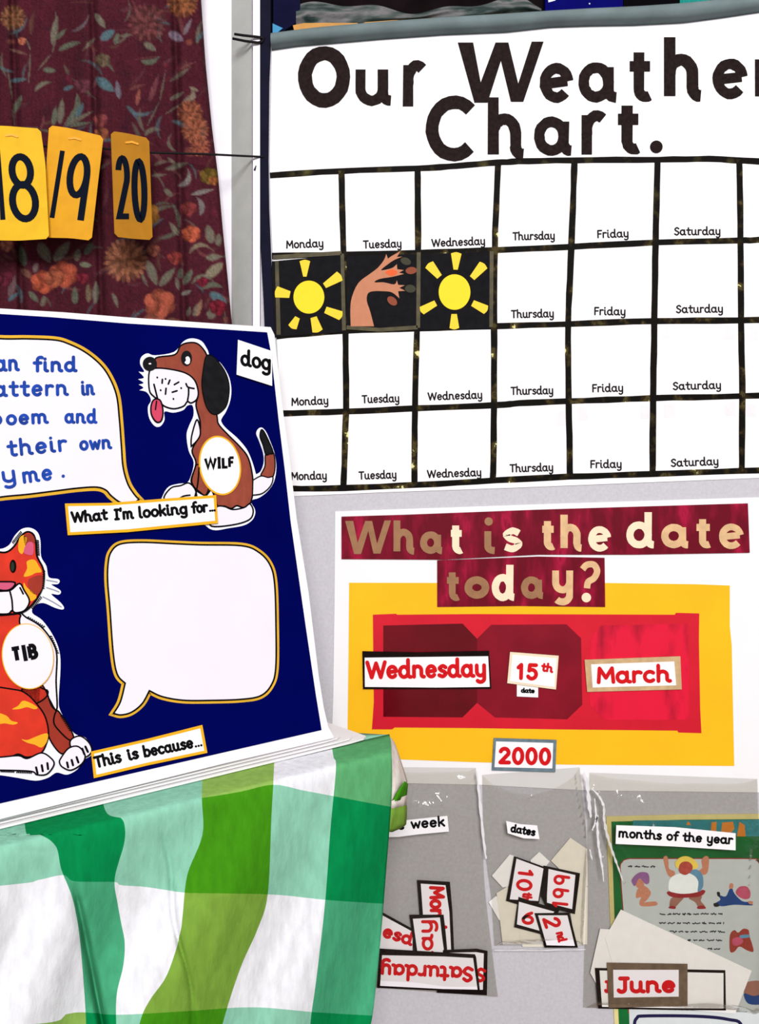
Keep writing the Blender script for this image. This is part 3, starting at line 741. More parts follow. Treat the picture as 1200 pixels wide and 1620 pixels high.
# ------------------------------------------------------------------ number cards pegged on the cord
M_num = mat('number_ink', (16, 22, 36), spec=0.03)
def ncard(label, corners, ydep, ydep2, rgb, marks, staple):
    """corners as seen; the left edge hangs at depth ydep, the right edge at ydep2"""
    xl, xr = min(c[0] for c in corners), max(c[0] for c in corners)
    a = CAM+ray(xl, 290)*((ydep-CAM.y)); b = CAM+ray(xr, 290)*((ydep2-CAM.y))
    n = (b-a).cross(Vector((0, 0, 1)))
    pl = Plane(a, n)
    t = thing('number_card', label, 'card', 'number cards on the cord')
    m = mat('card_stock_'+'_'.join(map(str, rgb)), rgb, rough=0.6, spec=0.2, var=0.07, scale=45)
    cs = corners; n_ = len(cs); q = []
    for i, c in enumerate(cs):      # small round corners
        p, r = Vector(cs[i-1]), Vector(cs[(i+1) % n_]); c = Vector(c)
        for k, d in ((5, p), (5, r)):
            v = c+(d-c).normalized()*k; q.append((v.x, v.y))
    MB().slab(q, pl, 0.0, 0.0012, m).build('card', t)
    for ch, x0, y0, x1, y1, sw, sh in marks:
        mb = MB(); glyph_box(mb, ch, x0, y0, x1, y1, sw, pl, 0.0012, 0.0004, M_num, cap='butt', shear=sh)
        mb.build('digit', t)
    MB().stroke([(staple[0]-9, staple[1]-1), (staple[0], staple[1]-2), (staple[0]+9, staple[1]+1)], 3.2, pl, 0.0012, 0.0012, mat('staple_brass', (255, 176, 60), rough=0.4, var=0.2, scale=200)).build('staple', t)
    return t
ncard('bright yellow card numbered 18, leftmost on the cord', [(-34, 199), (8, 199.5), (64.5, 204), (72, 260), (78, 378), (30, 381), (-30, 380)], -0.100, -0.088, (234, 182, 18),
      [('1', -12, 246, 6, 348, 8, -.06), ('8', 13, 243, 60, 352, 11, -.09)], (19, 216))
ncard('orange-yellow card numbered 19, tilted, between two other cards', [(78, 198.5), (110, 203), (164, 216), (154, 300), (145, 381), (112, 377), (66, 376)], -0.076, -0.072, (226, 160, 16),
      [('/', 79, 239, 103, 345, 7.5, 0), ('9', 104, 243, 141, 349, 10.5, .12)], (119, 221))
ncard('yellow card numbered 20, shade painted into its colour, turned aside, nearest the window frame', [(175, 207.5), (200, 211), (235, 219), (240.5, 380), (210, 378), (181, 374.5)], -0.118, -0.058, (190, 128, 28),  # ochre tone holds the shade of a card turned away
      [('2', 182, 246, 206, 347, 9, -.03), ('0', 207, 251, 232, 352, 9.5, -.03)], (207, 227))

def at_y(px, py, y):
    return CAM+ray(px, py)*(y-CAM.y)
M_cord = mat('black_cord', (20, 16, 18), rough=0.8)
cpts = [(-60, 228, -.070), (20, 230, -.070), (84, 232, -.066), (165, 235, -.062), (237, 241.5, -.054), (330, 244, -.050), (380, 246.5, -.024), (412, 248, -.006), (417, 248, -.006)]
P = [at_y(*c) for c in cpts]
mb = MB(); mb.tube([P[0].lerp(P[1], i/4) for i in range(4)]+[P[k].lerp(P[k+1], i/3) for k in range(1, len(P)-1) for i in range(3)]+[P[-1]], 0.0017, M_cord)
tag(mb.build('cord'), 'thin black cord that the number cards hang on, tied to the notice board edge', 'cord')
mb = MB(); w_ = [(371, 54, -.012), (385, 56, -.016), (408, 58.5, -.009), (418, 60, -.0075), (414, 66, -.0075), (408, 67.5, -.009), (388, 65, -.015), (368, 61, -.012)]
mb.tube([at_y(*c) for c in w_], 0.0021, M_cord)
tag(mb.build('wire_loop'), 'short black wire loop with two ends sticking out at the top of the navy edging', 'wire')
mb = MB(); mb.slab([(401, 269), (404.5, 262), (405.5, 262), (404, 270)], Plane((0, -0.0065, 0), (0, -1, 0)), 0, 0.0012, M_cord)
tag(mb.build('tape_scrap'), 'tiny black scrap on the white bead below the cord', 'tape')

# ------------------------------------------------------------------ things standing on the board's top rail
SH = 'things on top of the notice board'
def standing(name, label, cat, pts, y0, y1, m, extra=None):
    """a flat-fronted thing: outline pts seen at depth y0, running back to y1"""
    mb = MB(); mb.slab(pts, Plane((0, y0, 0), (0, -1, 0)), -(y1-y0), (y1-y0), m)
    o = mb.build(name); tag(o, label, cat, SH)
    return o
M_nv = mat('navy_cover', (20, 20, 50), spec=0.02, rough=0.8, var=0.2, scale=30)
M_bx = mat('dark_box', (20, 13, 15), spec=0.02, rough=0.8, var=0.4, scale=25)
M_bl = mat('blue_card', (48, 140, 190), rough=0.5)
M_of = mat('orange_folder', (200, 140, 58), rough=0.5, var=0.15, scale=40)
M_rb = mat('royal_cover', (6, 6, 96), rough=0.7, spec=0.02, var=0.1)
M_kk = mat('black_cover', (8, 6, 8), rough=0.8, spec=0.02)
M_tl = mat('teal_cover', (30, 136, 128), spec=0.05, rough=0.7, var=0.2, stretch=(90, 1, 1), scale=3)
M_wh = mat('spine_white', (225, 228, 236))
def top(x): return under(railtop, x)+3
standing('folder', 'dark navy folder at the left end on top of the board', 'folder', [(432, -60), (476, -60), (474, 30), (462, 40), (446, 50), (432, 58)], 0.004, 0.030, M_nv)
standing('card', 'small blue card corner poking out at the top left of the board', 'card', [(431, 37), (447, 44.5), (433, 56), (431, 57)], 0.0005, 0.0025, M_bl)
standing('box', 'dark brown box behind the crumpled grey wrap on top of the board', 'box', [(470, -60), (862, -60), (862, top(862)), (700, top(700)), (470, top(470))], 0.014, 0.034, M_bx)
standing('folder', 'thin orange folder lying under the grey wrap along the top rail', 'folder', [(463, 40), (480, 36.5), (520, 36), (560, 36.5), (620, 32), (700, 29.5), (800, 22), (835, 19), (835, 26), (700, 34), (600, 42), (520, 49), (466, 52)], 0.001, 0.006, M_of)
o = standing('book', 'royal blue book with a white spine mark on top of the board', 'book', [(862, -60), (985, -60), (985, top(985)), (862, top(862))], 0.002, 0.030, M_rb)
mb = MB(); mb.slab([(866, -6), (880, -10), (878, 1), (867, 4)], Plane((0, .002, 0), (0, -1, 0)), 0, 0.0005, M_wh); mb.dot((932, 6), 1.2, Plane((0, .002, 0), (0, -1, 0)), 0, 0.0005, M_wh, 8)
mb.build('spine_mark', o)
standing('book', 'black book between the royal blue book and the teal book', 'book', [(986, -60), (1074, -60), (1074, top(1074)), (986, top(986))], 0.002, 0.030, M_kk)
standing('book', 'teal book standing right of the black book', 'book', [(1075, -60), (1122, -60), (1122, top(1122)), (1075, top(1075))], 0.002, 0.030, M_tl)
standing('box', 'dark green box at the right end on top of the board', 'box', [(1123, -60), (1330, -60), (1330, top(1330)), (1123, top(1123))], 0.004, 0.034, mat('green_box', (52, 76, 72), rough=0.6, var=0.15, scale=30))
# crumpled grey wrap between them
V = []; F = []; nx, ny = 130, 22
for j in range(ny+1):
    for i in range(nx+1):
        x = 468+i*(388/nx); t = j/ny
        yt = 14+8*math.sin(x/47)+4*math.sin(x/17+1)-0.02*(x-468); yb = under(railtop, x)-1-9*math.exp(-((x-480)/40)**2)
        if x > 830: yt += (x-830)*0.35
        y = yt+(yb-yt)*t
        V.append(at_y(x, y, 0.006-0.006*math.sin(math.pi*t)+0.003*math.sin(x/15+t*5)*math.sin(x/33-t*4)+0.0012*math.sin(x/8+3*t+math.sin(x/13))))
for j in range(ny):
    for i in range(nx): F.append([j*(nx+1)+i, j*(nx+1)+i+1, (j+1)*(nx+1)+i+1, (j+1)*(nx+1)+i])
m = mat('grey_wrap', (70, 82, 80), rough=0.5, spec=0.12, scale=26, stretch=(0.6, 1, 2.4), spots=[(0.38, (40, 54, 52)), (0.48, (78, 86, 84)), (0.58, (118, 114, 116)), (0.66, (50, 70, 68)), (0.75, (20, 24, 24))])
o = MB().add(V, F, m, True).build('plastic_wrap'); tag(o, 'crumpled grey plastic wrap lying along the top rail', 'wrap', SH)

# ================================================================== PICTURE BOOK PAGE behind the right bag
M_pb = mat('page_cream_edge', (236, 220, 150), rough=0.5, var=0.06)
M_pg = mat('page_green', (16, 112, 52), rough=0.4, spec=0.3, var=0.2, scale=22)
M_pt = mat('page_teal', (56, 142, 150), rough=0.5, var=0.15)
M_pp = mat('page_panel', (222, 228, 230), rough=0.5, var=0.03)
M_prd = mat('page_red_line', (170, 40, 48)); M_por = mat('page_orange', (232, 140, 52), var=0.1)
M_skin = mat('page_skin', (226, 150, 120), var=0.1, scale=300); M_skd = mat('page_face_red', (176, 72, 60), var=0.15, scale=300)
M_hair = mat('page_hair', (232, 200, 84), var=0.1); M_pur = mat('page_purple', (140, 92, 140), var=0.1)
M_vest = mat('page_vest', (236, 240, 238), var=0.03); M_vblue = mat('page_vest_blue', (96, 140, 168), var=0.1)
M_short = mat('page_red_shorts', (176, 48, 56), var=0.1); M_leg = mat('page_leg', (180, 124, 108), var=0.1)
M_suit = mat('page_blue_suit', (40, 78, 150), var=0.1); M_pink = mat('page_pink', (216, 96, 126), var=0.1); M_shoe = mat('page_dark', (40, 40, 44))
page = thing('picture_page', 'green-edged picture page of cartoon circus people inside the months bag', 'page')
pO = 0.002
MB().slab([(958, 1291), (1080, 1288), (1330, 1286), (1330, 1690), (974, 1690), (966, 1500)], W0, 0.0008, 0.001, M_pb).build('page_sheet', page)
MB().slab([(966, 1299), (1080, 1296), (1330, 1294), (1330, 1690), (981, 1690), (972, 1480)], W0, 0.0018, 0.0003, M_pg).build('green_ground', page)
MB().slab([(1000, 1297), (1330, 1295), (1330, 1322), (1180, 1322), (1080, 1312), (1000, 1306)], W0, 0.0021, 0.0003, M_pt).build('teal_band', page)
mb = MB()
for q in ([(1122, 1322), (1124, 1300), (1132, 1299), (1131, 1322)], [(1084, 1304), (1087, 1298), (1092, 1304)], [(1138, 1322), (1141, 1300), (1158, 1299), (1160, 1310), (1150, 1322)], [(1164, 1322), (1168, 1299), (1176, 1304), (1178, 1322)]):
    mb.slab(q, W0, 0.0024, 0.0003, M_por)
mb.build('orange_shapes', page)
pan = catmull([(981, 1380), (983, 1364, 0), (992, 1358.5), (1020, 1358), (1180, 1358), (1193, 1360), (1199, 1366), (1200, 1380), (1203, 1600, 1), (994, 1600, 1), (988, 1480)], True, 4)
mb = MB(); mb.slab(offset_poly(pan, 1.4), W0, 0.0021, 0.0002, M_prd); mb.slab(pan, W0, 0.0023, 0.0002, M_pp); mb.build('panel', page)
def zz(*p): return [(960+x/5.0, 1340+y/5.0)+tuple(r) for x, y, *r in p]
def cut(mb, pts, m, lvl, sub=4): mb.slab(catmull(zz(*pts), True, sub), W0, 0.0025+lvl*0.00025, 0.0002, m)
mb = MB()   # small figure in a purple cap, kneeling
cut(mb, [(235, 330), (290, 300), (340, 350), (320, 400), (280, 440), (300, 430), (380, 425), (385, 455), (270, 462), (250, 430), (265, 390), (225, 395)], M_skin, 0)
cut(mb, [(210, 260), (240, 240), (285, 270), (280, 310), (235, 315)], M_skin, 1)
cut(mb, [(190, 250), (230, 205), (275, 190), (320, 205), (328, 270), (300, 285), (250, 240), (215, 300), (195, 280)], M_pur, 2)
mb.build('figure', page)
mb = MB()   # strongman with his arms raised
cut(mb, [(500, 400), (560, 385), (600, 395), (570, 430), (530, 470), (490, 470)], M_leg, 0); cut(mb, [(640, 395), (740, 380), (735, 420), (770, 465), (720, 470), (690, 430)], M_leg, 0)
cut(mb, [(480, 475), (500, 458), (535, 465), (530, 482)], M_short, 1); cut(mb, [(708, 465), (750, 455), (775, 478), (715, 482)], M_short, 1)
cut(mb, [(475, 345), (560, 330), (680, 330), (765, 335), (758, 365), (720, 385), (640, 392), (560, 395), (500, 385), (472, 365)], M_short, 1)
cut(mb, [(440, 80), (468, 66), (480, 110), (485, 165), (530, 190), (520, 235), (480, 220), (455, 160)], M_skin, 0); cut(mb, [(740, 100), (770, 66), (798, 80), (796, 160), (780, 205), (735, 215), (700, 190), (745, 160)], M_skin, 0)
cut(mb, [(480, 330), (488, 250), (540, 210), (620, 200), (700, 215), (740, 250), (748, 320), (700, 350), (600, 362), (520, 352)], M_vest, 2); cut(mb, [(640, 190), (700, 170), (748, 215), (750, 310), (710, 345), (715, 270), (690, 225)], M_vblue, 3)
cut(mb, [(530, 120), (570, 75), (630, 66), (690, 100), (712, 150), (660, 170), (560, 165)], M_hair, 3); cut(mb, [(560, 150), (585, 112), (635, 108), (668, 140), (660, 180), (615, 212), (570, 195)], M_skd, 4)
mb.build('figure', page)
mb = MB()   # figure in a blue suit, lying down
cut(mb, [(850, 440), (890, 410), (870, 370), (930, 385), (960, 330), (980, 310), (1000, 360), (1060, 420), (1120, 430), (1140, 455), (1000, 450), (900, 462)], M_suit, 0)
cut(mb, [(1010, 350), (1040, 308), (1095, 305), (1125, 345), (1120, 395), (1080, 405), (1035, 385)], M_pink, 1); cut(mb, [(960, 320), (965, 282), (990, 285), (988, 318)], M_skin, 1); cut(mb, [(1110, 420), (1145, 425), (1140, 445), (1115, 440)], M_skin, 1)
cut(mb, [(836, 440), (870, 436), (880, 460), (845, 465)], M_shoe, 1); cut(mb, [(862, 350), (885, 352), (885, 385), (868, 380)], M_shoe, 1)
mb.build('figure', page)
mb = MB()   # pink figure curled up
cut(mb, [(965, 690), (1000, 650), (1030, 670), (1070, 640), (1112, 650), (1120, 700), (1140, 760), (1150, 820), (1100, 810), (1040, 780), (1000, 820), (965, 815)], M_skd, 0); cut(mb, [(985, 720), (1040, 705), (1070, 740), (1030, 770), (990, 765)], M_pink, 1)
cut(mb, [(1045, 690), (1110, 685), (1118, 705), (1050, 712)], M_vblue, 2)
mb.build('figure', page)
mb = MB()   # brown-haired figure at the lower right
cut(mb, [(1060, 1090), (1100, 1060), (1190, 1050), (1230, 1090), (1220, 1180), (1140, 1190), (1080, 1150)], M_leg, 0); cut(mb, [(1075, 1150), (1150, 1170), (1220, 1160), (1230, 1230), (1110, 1230)], M_suit, 1)
mb.build('figure', page)
R = random.Random(3)
mb = MB()       # lines of small print too blurred to read
for x0, x1, y in ((992, 1035, 1369.5), (1042, 1141, 1444.5), (1041, 1143, 1459), (1058, 1145, 1472.5), (1086, 1141, 1486), (1118, 1141, 1499.5)):
    x = x0
    while x < x1:
        L = R.uniform(5, 13); e = min(x+L, x1); q = [(x+(e-x)*i/8, y+R.uniform(-1.2, 1.2)) for i in range(9)]
        mb.stroke(q, 1.5, W0, 0.0026, 0.0002, M_shoe, cap='butt'); x += L+R.uniform(2, 4)
mb.build('small_print', page)
mb = MB(); mb.stroke(catmull([(1003, 1680), (1002, 1625), (1006, 1609), (1020, 1605.5), (1100, 1606), (1150, 1611), (1172, 1622), (1178, 1680)], False, 6), 5, W0, 0.0026, 0.0002, mat('page_navy_line', (30, 26, 70)), cap='butt')
mb.build('navy_outline', page)
MB().slab([(994, 1600), (1330, 1600), (1330, 1690), (996, 1690)], W0, 0.0023, 0.0002, M_pp).build('panel', page)

# ================================================================== CLEAR BAGS
M_ff = film('clear_film_front', 0.945, gloss=0.035, bump=0.3)
M_fb = film('clear_film_back', 0.85, gloss=0.01, bump=0.1)
M_glint = mat('painted_film_glint', (236, 234, 238), rough=0.2, spec=0.6, var=0.06, scale=90)  # white that stands in for highlights on the creased film
BG = 'clear bags pinned under the date poster'
def bag(label, left, right, dip, off_f, off_b, lab, creases, shine, fold=None):
    """left/right: edge points top to bottom; dip: sag of the mouth; creases: (points, width px, height m)"""
    t = thing('plastic_bag', label, 'bag', BG)
    Lc, Rc = catmull(left, False, 8), catmull(right, False, 8)
    def along(c, v):
        D = [0]
        for a, b in zip(c, c[1:]): D.append(D[-1]+math.hypot(b[0]-a[0], b[1]-a[1]))
        s = v*D[-1]
        for i in range(len(c)-1):
            if s <= D[i+1] or i == len(c)-2:
                f = (s-D[i])/max(D[i+1]-D[i], 1e-9); return (c[i][0]+(c[i+1][0]-c[i][0])*f, c[i][1]+(c[i+1][1]-c[i][1])*f)
    segs = []
    for pts, wd, h in creases:
        q = catmull(pts, False, 5)
        segs.append((np.array(q), wd, h))
    nx = int((Rc[0][0]-Lc[0][0])/2.2); ny = int((Lc[-1][1]-Lc[0][1])/2.8)
    for nm, m, off0, front in (('front_film', M_ff, off_f, True), ('back_film', M_fb, off_b, False)):
        V = []; F = []
        for j in range(ny+1):
            v = j/ny; a, b = along(Lc, v), along(Rc, v)
            for i in range(nx+1):
                u = i/nx
                x = a[0]+(b[0]-a[0])*u; y = a[1]+(b[1]-a[1])*u
                if front: y += dip*(4*u*(1-u))*(1-v)**6
                e = min(1, 7*u, 7*(1-u), 9*(1-v))
                off = off_b+0.0006+(off0-off_b-0.0006)*math.sin(e*math.pi/2) if front else off0
                if front:
                    off += 0.0016*math.sin(x/19+y/47+2*math.sin(y/61))*math.sin(y/37-x/83)*e
                    for q, wd, h in segs:
                        if q[:, 0].min()-3*wd < x < q[:, 0].max()+3*wd and q[:, 1].min()-3*wd < y < q[:, 1].max()+3*wd:
                            d2 = ((q[:, 0]-x)**2+(q[:, 1]-y)**2).min()
                            off += h*math.exp(-d2/(wd*wd))
                V.append(W0.at((x, y), off))
        for j in range(ny):
            for i in range(nx): F.append([j*(nx+1)+i, j*(nx+1)+i+1, (j+1)*(nx+1)+i+1, (j+1)*(nx+1)+i])
        MB().add(V, F, m, True).build(nm, t)
    for q, wd in shine:  # shiny strands of the folded film, built as white strips
        MB().stroke(catmull(q, False, 6), wd, W0, off_f-0.0002, 0.0006, M_glint, jit=0.4, taper=True, cap='butt').build('film_glint', t)
    poly, txt = lab
    mb = MB(); mb.slab(catmull(poly, True, 1), W0, off_f+0.002, 0.0006, M_white); lb = mb.build('label', t)
    mb = MB(); text(mb, *txt, W0, off_f+0.0026, 0.0004, M_black); mb.build('lettering', lb)
    return t

def bcard(name, label, outer, inner, off, words, group, border=M_brd, face=None, th=0.0008):
    t = thing(name, label, 'card', group)
    MB().slab(outer, W0, off, th, border).build('border', t)
    if inner: MB().slab(inner, W0, off+th, 0.0003, face or M_lam).build('face', t)
    for args in words:
        s, p0, p1, xh, sw = args[:5]
        mb = MB(); text(mb, s, p0, p1, xh, sw, W0, off+th+0.0003, 0.0003, M_rtxt, **(args[5] if len(args) > 5 else {})); mb.build('lettering', t)
    return t

# ---- days of the week
GD = 'day cards in the left bag'
bcard('day_card', 'black-edged card reading Monday, standing upright in the left bag', [(659, 1390), (711, 1393), (715, 1440), (718, 1510), (668, 1510)], [(665, 1395.5), (704, 1398), (710, 1440), (713, 1506), (673, 1506)], 0.0040,
      [('Monday', (678, 1399), (681, 1500), 18.5, 5.4, {'up': (1, 0)})], GD)
bcard('day_card', 'card lettered esd, tilted low at the left of the left bag', [(560, 1432), (605, 1441), (654, 1468), (654, 1512), (560, 1512)], [(562, 1436), (604, 1445), (652, 1471), (652, 1510), (562, 1510)], 0.0044,
      [('esd', (603, 1479), (651, 1494), 16, 5, {})], GD)
bcard('day_card', 'black-edged card showing day sideways, in front of the Monday card', [(647, 1444), (701, 1444), (704, 1470), (708, 1515), (657, 1515)], [(652.5, 1450), (695, 1448), (698, 1475), (703, 1512), (661, 1512)], 0.0056,
      [('day', (686, 1527), (684, 1452), 18.5, 5, {'up': (-1, 0)})], GD)
bcard('day_card', 'card edge showing behind the upside-down Saturday card', [(700, 1499), (753, 1497), (770, 1500.5), (769, 1570), (690, 1566)], [(705, 1503), (752, 1502), (764, 1504), (762.5, 1561), (695, 1560)], 0.0066,
      [('S', (768, 1527), (752, 1526), 17, 5, {})], GD)
bcard('day_card', 'long black-edged card reading Saturday upside down at the bottom of the left bag', [(600, 1496), (650, 1499), (750, 1505), (752, 1510), (758, 1564), (700, 1562), (596, 1557.5), (598, 1530)], [(604, 1506), (700, 1508), (747, 1510.5), (754, 1560), (700, 1559), (601, 1554)], 0.0080,
      [('Saturday', (748.5, 1524), (602.5, 1518), 18.5, 5.4, {})], GD)
bag('left clear bag of day cards half hidden by the checked cloth', [(560, 1212), (560, 1300), (560, 1558)], [(752, 1214), (757, 1260), (763, 1340), (768, 1420), (787, 1576)], 4, 0.0135, 0.0022,
    ([(556, 1298, 1), (640, 1291, 1), (706, 1284, 1), (708.5, 1308.5, 1), (660, 1313, 1), (629, 1317, 1), (556, 1318, 1)], ('the week', (603, 1308), (703, 1300.5), 12, 3.2)),
    [([(640, 1264), (675, 1270), (700, 1262), (716, 1272)], 7, .004), ([(690, 1254), (702, 1266), (715, 1284)], 5, .004), ([(724, 1280), (756, 1292)], 5, .004), ([(738, 1215), (748, 1226), (724, 1228)], 5, .004), ([(736, 1330), (752, 1400), (764, 1480)], 6, .002)],
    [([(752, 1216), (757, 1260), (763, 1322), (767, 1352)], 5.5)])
# ---- dates
GT = 'date cards in the middle bag'
M_bl2 = mat('blank_card_back', (232, 224, 208), rough=0.8, var=0.04, scale=60)
M_bl3 = mat('blank_card_white', (244, 240, 238), rough=0.8, var=0.03, scale=60)
def z4(*p): return [(740+x/4.909, 1190+y/4.909) for x, y in p]
for label, q, off, m in (('blank beige card back, tallest at the right of the middle bag', [(640, 835), (790, 657), (920, 745), (925, 1030), (860, 1050)], .0030, M_bl2),
                         ('small white blank card peeping up between the 10th and 199 cards', [(480, 830), (550, 765), (630, 840), (590, 890), (500, 900)], .0034, M_bl3),
                         ('pinkish blank card tilted left of the 10th card', [(182, 950), (320, 785), (370, 800), (330, 1030), (265, 1040)], .0038, M_bl3),
                         ('white blank card corner lowest at the left of the middle bag', [(158, 1155), (215, 1108), (300, 1180), (300, 1330), (235, 1290)], .0030, M_bl3),
                         ('large beige blank card under the 10th and 6 cards', [(218, 1085), (300, 1035), (420, 1100), (500, 1300), (480, 1480), (265, 1480), (240, 1250)], .0036, M_bl2),
                         ('beige blank card beneath the 2nd card', [(385, 1360), (460, 1300), (640, 1400), (640, 1500), (420, 1498)], .0042, M_bl2),
                         ('beige blank card down the right side of the middle bag', [(790, 1240), (860, 1010), (925, 1040), (920, 1480), (830, 1490)], .0034, M_bl2)):
    o = MB().slab(z4(*q), W0, off, 0.0006, m).build('blank_card'); tag(o, label, 'card', GT)
bcard('date_card', 'black-edged card reading 199 sideways, right of the 10th card', z4((580, 865), (862, 925), (822, 1240), (600, 1180), (560, 1100)), z4((618, 890), (825, 937), (800, 1200), (606, 1150), (606, 1090)), 0.0062,
      [('199', z4((768, 1195))[0], z4((786, 942))[0], 19, 4.6, {'up': (-1, -.1), 'sp': .3})], GT)
bcard('date_card', 'black-edged card reading 10th sideways, upper left of its pile', z4((352, 790), (590, 875), (545, 1150), (470, 1190), (290, 1135)), z4((370, 808), (578, 885), (538, 1135), (318, 1122)), 0.0070,
      [('10', z4((385, 882))[0], z4((362, 1050))[0], 18.5, 5, {'up': (1, .12), 'sp': .2}), ('th', z4((420, 1062))[0], z4((405, 1135))[0], 11.5, 3.6, {'up': (1, .12)})], GT)
bcard('date_card', 'small black-edged card reading 6 in the middle bag', z4((385, 1102), (700, 1205), (600, 1400), (352, 1335)), z4((388, 1138), (660, 1215), (560, 1365), (372, 1312)), 0.0082,
      [('6', z4((404, 1308))[0], z4((500, 1318))[0], 16, 5, {})], GT)
bcard('date_card', 'black-edged card reading 2nd sideways, lowest in the middle bag', z4((507, 1225), (775, 1222), (842, 1490), (585, 1490)), z4((535, 1240), (760, 1240), (818, 1475), (600, 1470)), 0.0094,
      [('2', z4((560, 1262))[0], z4((590, 1345))[0], 20, 5.2, {'up': (1, -.12)}), ('nd', z4((668, 1372))[0], z4((690, 1452))[0], 11, 3.6, {'up': (1, -.2)})], GT)
bag('middle clear bag of date cards under the 2000 card', [(762, 1225), (763, 1280), (767, 1349), (776, 1420), (781, 1495)], [(916, 1213), (921, 1260), (926, 1312), (927, 1380), (922, 1494)], 30, 0.0160, 0.0022,
    ([(797.6, 1291, 1), (820, 1296, 1), (846, 1298, 1), (849.6, 1319, 1), (825, 1318, 1), (800, 1310, 1)], ('dates', (803.5, 1308), (842.5, 1315), 9.5, 3.0)),
    [([(830, 1253), (842, 1250)], 4, .004), ([(903, 1222), (908, 1260), (922, 1316)], 3.5, .003), ([(868, 1332), (873, 1338)], 4, .003), ([(772, 1300), (778, 1380), (786, 1450)], 5, .002)],
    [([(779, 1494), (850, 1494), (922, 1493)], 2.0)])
# ---- months
GM = 'month cards in the right bag'
for label, q, off in (('large blank white card slanting across the right bag, upper one', [(980, 1436), (1186, 1532.5), (1160, 1600), (985, 1585), (955, 1480)], .0052),
                      ('blank white card slanting behind at the left of the right bag', [(947.5, 1467), (1010, 1470), (1010, 1560), (945, 1560), (932, 1536)], .0044)):
    o = MB().slab(q, W0, off, 0.0007, M_bl3).build('blank_card'); tag(o, label, 'card', GM)
bcard('month_card', 'black-outlined card mostly hidden behind the June card', [(939, 1527.5), (1050, 1529), (1144, 1531), (1145, 1594), (1050, 1593), (944, 1591)], [(946, 1531), (1050, 1533), (1141, 1535), (1141, 1590.5), (1050, 1590), (950, 1588)], 0.0064,
      [('J', (953, 1566), (964, 1566), 15, 5, {})], GM, face=M_bl3)
bcard('month_card', 'brown-bordered card reading June in red in the right bag', [(957.5, 1518), (1084, 1520), (1084, 1586), (960, 1589)], [(967, 1529), (1070, 1529), (1070, 1571), (968, 1572.5)], 0.0080,
      [('June', (972.5, 1566), (1065, 1565), 20, 6.4, {})], GM, border=mat('brown_marker_border', (112, 92, 74), rough=0.5, var=0.25, scale=70))
bag('right clear bag of month cards over the green picture page', [(931, 1221), (928, 1300), (925, 1420), (921, 1592)], [(1196, 1231), (1199, 1320), (1203, 1450), (1206, 1600)], 6, 0.0175, 0.0030,
    ([(969, 1297, 1), (1060, 1300, 1), (1155, 1309.5, 1), (1155, 1336, 1), (1060, 1330, 1), (968, 1326, 1)], ('months of the year', (972, 1316), (1151, 1327), 10.8, 3.1)),
    [([(935, 1245), (948, 1262), (953, 1300), (962, 1335), (980, 1385)], 4, .005), ([(928, 1250), (937, 1290), (944, 1340), (950, 1395)], 4, .005), ([(972, 1250), (1010, 1264), (1016, 1280), (1024, 1296)], 7, .004), ([(1010, 1258), (1020, 1275), (1022, 1292)], 6, .004),
     ([(972, 1255), (990, 1285)], 4, .003), ([(975, 1332), (988, 1352)], 3, .003), ([(1066, 1232), (1072, 1252)], 4, .003), ([(1010, 1428), (1018, 1445)], 4, .004), ([(1160, 1580), (1180, 1588), (1190, 1600)], 6, .004), ([(1176, 1340), (1172, 1400)], 6, .003), ([(1076, 1472), (1084, 1482)], 4, .003), ([(932, 1222), (933, 1280), (930, 1350)], 4, .004)],
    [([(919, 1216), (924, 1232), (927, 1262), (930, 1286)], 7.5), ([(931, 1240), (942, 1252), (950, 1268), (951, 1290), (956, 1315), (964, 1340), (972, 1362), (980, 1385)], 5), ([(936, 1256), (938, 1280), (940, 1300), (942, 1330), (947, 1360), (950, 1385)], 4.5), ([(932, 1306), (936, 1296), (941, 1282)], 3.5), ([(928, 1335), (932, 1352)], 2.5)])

# ================================================================== TABLE, CLOTH, SHEETS
ZT = 0.72
def atz(p, z):
    d = ray(*p); return CAM+d*((z-CAM.z)/d.z)
E0, E1 = atz((0, 1342), ZT), atz((616, 1193), ZT)
ad = (E1-E0).normalized(); nd = Vector((-ad.y, ad.x, 0))
EL = E0-ad*0.21
M_tab = mat('table_wood', (170, 130, 90), rough=0.5, var=0.15, scale=12, stretch=(1, 8, 8))
tab = thing('table', 'small wooden table standing hidden under the green checked cloth', 'table')
def prism(mb, base, z0, z1, m):
    n = len(base); V = [(p.x, p.y, z0) for p in base]+[(p.x, p.y, z1) for p in base]
    return mb.add(V, [[i, (i+1) % n, n+(i+1) % n, n+i] for i in range(n)]+[list(range(n))[::-1], list(range(n, 2*n))], m)
TD = 0.25
prism(MB(), [EL, E1, E1-ad*.20+nd*TD, EL+nd*TD], ZT-0.022, ZT, M_tab).build('tabletop', tab)
for s in (0.03, (E1-EL).length-0.05):
    for d in (0.03, TD-0.05):
        p = EL+ad*(s-(.19 if s > .1 and d > .1 else 0))+nd*d; k = 0.022
        prism(MB(), [p, p+ad*k, p+ad*k+nd*k, p+nd*k], 0.0, ZT-0.022, M_tab).build('leg', tab)

